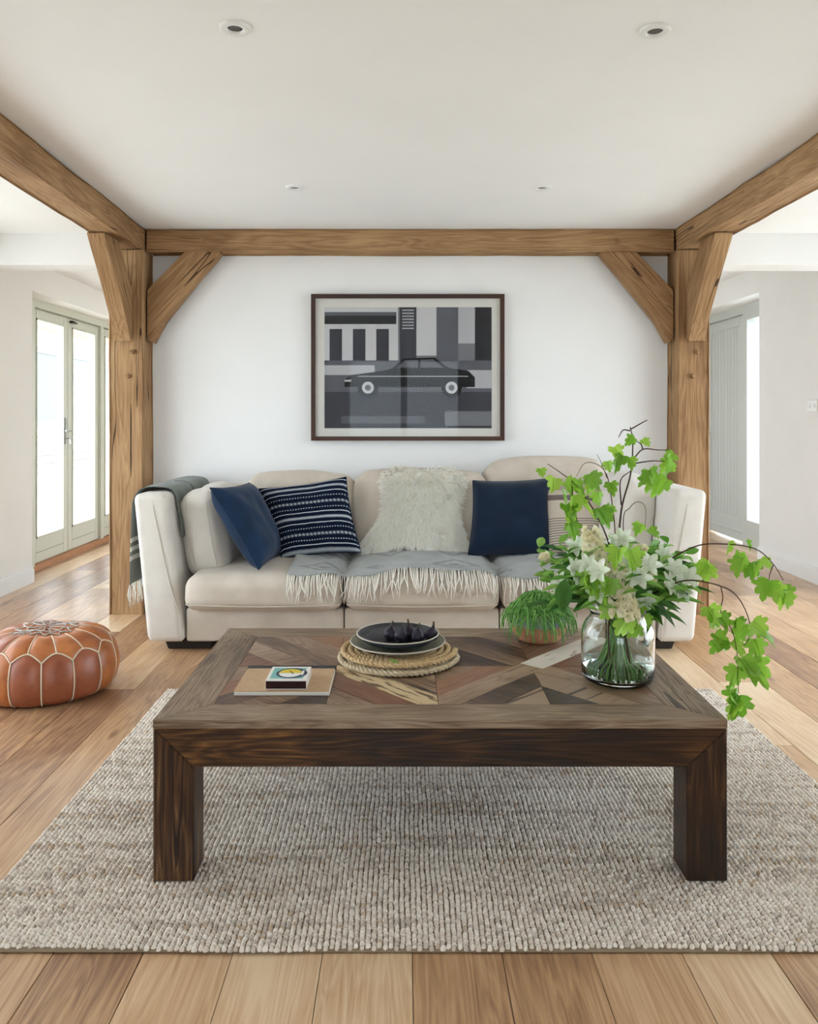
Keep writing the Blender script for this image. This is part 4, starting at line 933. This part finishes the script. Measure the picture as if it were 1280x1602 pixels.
branch('short hooped maple twig on the arm side of the bouquet', [(975, 820, 2.4), (985, 795, 2.4), (998, 785, 2.4), (1010, 795, 2.4), (1009, 830, 2.4)], .0018, [(1003, 820, 2.38, .04), (1015, 828, 2.38, .04), (992, 818, 2.39, .04)])
branch('long maple branch arching out towards the skirting board', [(1030, 890, 2.36), (1085, 856, 2.34), (1130, 851, 2.32), (1180, 858, 2.30), (1208, 880, 2.29), (1226, 908, 2.28)], .0030,
       [(1098, 880, 2.33, .06), (1110, 882, 2.32, .06), (1118, 884, 2.32, .05), (1140, 848, 2.31, .04), (1150, 868, 2.30, .065), (1160, 872, 2.30, .055), (1175, 880, 2.30, .06), (1190, 875, 2.30, .055), (1198, 878, 2.29, .055), (1168, 846, 2.3, .035), (1204, 908, 2.28, .065), (1206, 912, 2.27, .06), (1225, 918, 2.27, .06), (1228, 925, 2.27, .06), (1232, 932, 2.27, .05)],
       [[(1210, 884, 2.29), (1205, 897, 2.28), (1203, 908, 2.28)]])
branch('maple branch drooping past the table edge', [(1030, 925, 2.30), (1075, 908, 2.26), (1128, 917, 2.22), (1155, 935, 2.20), (1172, 970, 2.19), (1172, 998, 2.19), (1165, 1010, 2.19)], .0030,
       [(1108, 950, 2.2, .055), (1115, 955, 2.19, .06), (1125, 962, 2.19, .05), (1112, 965, 2.2, .05), (1155, 968, 2.19, .05), (1165, 975, 2.18, .065), (1178, 972, 2.18, .055), (1190, 990, 2.18, .055), (1180, 1000, 2.18, .065), (1118, 995, 2.19, .065), (1135, 1000, 2.18, .065), (1145, 1005, 2.18, .06),
        (1160, 1030, 2.17, .07), (1175, 1035, 2.17, .075), (1185, 1040, 2.17, .07), (1155, 1045, 2.17, .065), (1150, 1078, 2.16, .08), (1142, 1085, 2.15, .08), (1156, 1088, 2.15, .075), (1160, 1098, 2.15, .07)],
       [[(1128, 918, 2.22), (1131, 935, 2.2), (1128, 962, 2.2), (1145, 985, 2.19), (1153, 1020, 2.18), (1155, 1070, 2.17), (1156, 1085, 2.16)]])
branch('low maple sprig hanging inside and over the jar', [(975, 930, 2.28), (985, 945, 2.26), (995, 965, 2.265)], .0018,
       [(965, 945, 2.25, .06), (978, 950, 2.25, .06), (990, 945, 2.25, .055), (985, 968, 2.25, .06), (998, 975, 2.25, .055), (1008, 962, 2.255, .05), (1005, 940, 2.26, .05)])
branch('broad maple leaves tucked low at the centre of the bouquet', [(925, 895, 2.25), (920, 910, 2.2)], .002, [(915, 900, 2.2, .075), (930, 912, 2.19, .075), (925, 890, 2.2, .06), (985, 860, 2.2, .075), (968, 858, 2.2, .07), (955, 905, 2.18, .06), (940, 885, 2.2, .05)])
lf = thing('fallen_leaf', 'small fallen green leaf on the braided placemat', 'leaf', (-.03, 2.43, Z+.036)); put_leaf(lf, ovals['mid_green_leaf'], Vector((-.045, 2.44, Z+.040)), (1, -.2, .02), .03)

# ------------------------------------------------------------------ pouf
t = thing('pouf', 'tan leather stitched pouf on the oak floor', 'pouf', (-1.60, 3.58, 0))
PR, PH, NP = .292, .275, 14; PCX, PCY = -1.60, 3.58
LEA = [noisy('tan_leather_%d' % i, a, b, 14, .38, .15, .003, spec=.5) for i, (a, b) in enumerate((('8f4f26', 'b06a38'), ('9a5429', 'bb7440'), ('83442a', '9d5a3c')))]
STI = plain('cream_stitching', 'd9c8ae', .8)
pp = spline([(.235, .004, 0), (.275, .03, 0), (PR, .10, 0), (PR-.008, .165, 0), (.262, .215, 0), (.205, .252, 0), (.12, .272, 0), (.0005, .276, 0)], 8)
def surf(th_, s, off=0):
    k_ = s*(len(pp)-1); i = min(int(k_), len(pp)-2); p = pp[i].lerp(pp[i+1], k_-i); tn = (pp[i+1]-pp[i]).normalized()
    sq = 1+.02*sin(2*th_+1); r = (p.x+tn.y*off)*sq
    return Vector((PCX+r*cos(th_), PCY+r*sin(th_), p.y-tn.x*off+.006*sin(3*th_+.5)*p.y/.28))
SY, SP, SR = .50, .60, .84
def arch(u): return SY+(SP-SY)*(1-abs(2*u-1)**1.8)
ROT = .12
def patch(lo, hi, th0, th1, n=10, mm=10):
    return grid(n, mm, lambda u, v: surf(th0+(th1-th0)*u, lo(u)+(hi(u)-lo(u))*v, .010*(max(0, sin(pi*u)*sin(pi*v)))**.5))
dth = 2*pi/NP; random.seed(2)
for k_ in range(NP):
    a = ROT+k_*dth
    pn = obj('side_panel', *patch(lambda u: 0, arch, a, a+dth), random.choice(LEA), t, True)
    obj('seam', *tube([surf(a, SY*i/8, .002) for i in range(9)], .0034, 6), STI, pn, True)
    obj('seam', *tube([surf(a+dth*i/12, arch(i/12), .002) for i in range(13)], .0034, 6), STI, pn, True)
    tp = obj('top_panel', *patch(lambda u: arch((u+.5) % 1), lambda u: SR, a-dth/2, a+dth/2), random.choice(LEA), t, True)
    obj('seam', *tube([surf(a+dth/2, SP+(SR-SP)*i/6, .002) for i in range(7)], .003, 6), STI, tp, True)
cd = obj('centre_panel', *grid(56, 5, lambda u, v: surf(2*pi*u, SR+(1-SR)*v)), LEA[0], t, True)
st = []
for k_ in range(NP):
    a = ROT+(k_+.5)*dth
    st.append(tube([surf(a-dth/2, SR, .003), surf(a, SR+.05, .003), surf(a+dth/2, SR, .003)], .0026, 5)); st.append(tube([surf(a, SR+.03, .003), surf(a+.1, .93, .003), surf(a-.1, .985, .003)], .0024, 5))
    st.append(tube([surf(a-dth/2, SR+.07, .003), surf(a+dth/2, SR+.07, .003)], .0024, 5))
obj('embroidery', *merge(st), plain('silver_thread', 'bdb6ae', .6), cd, True)
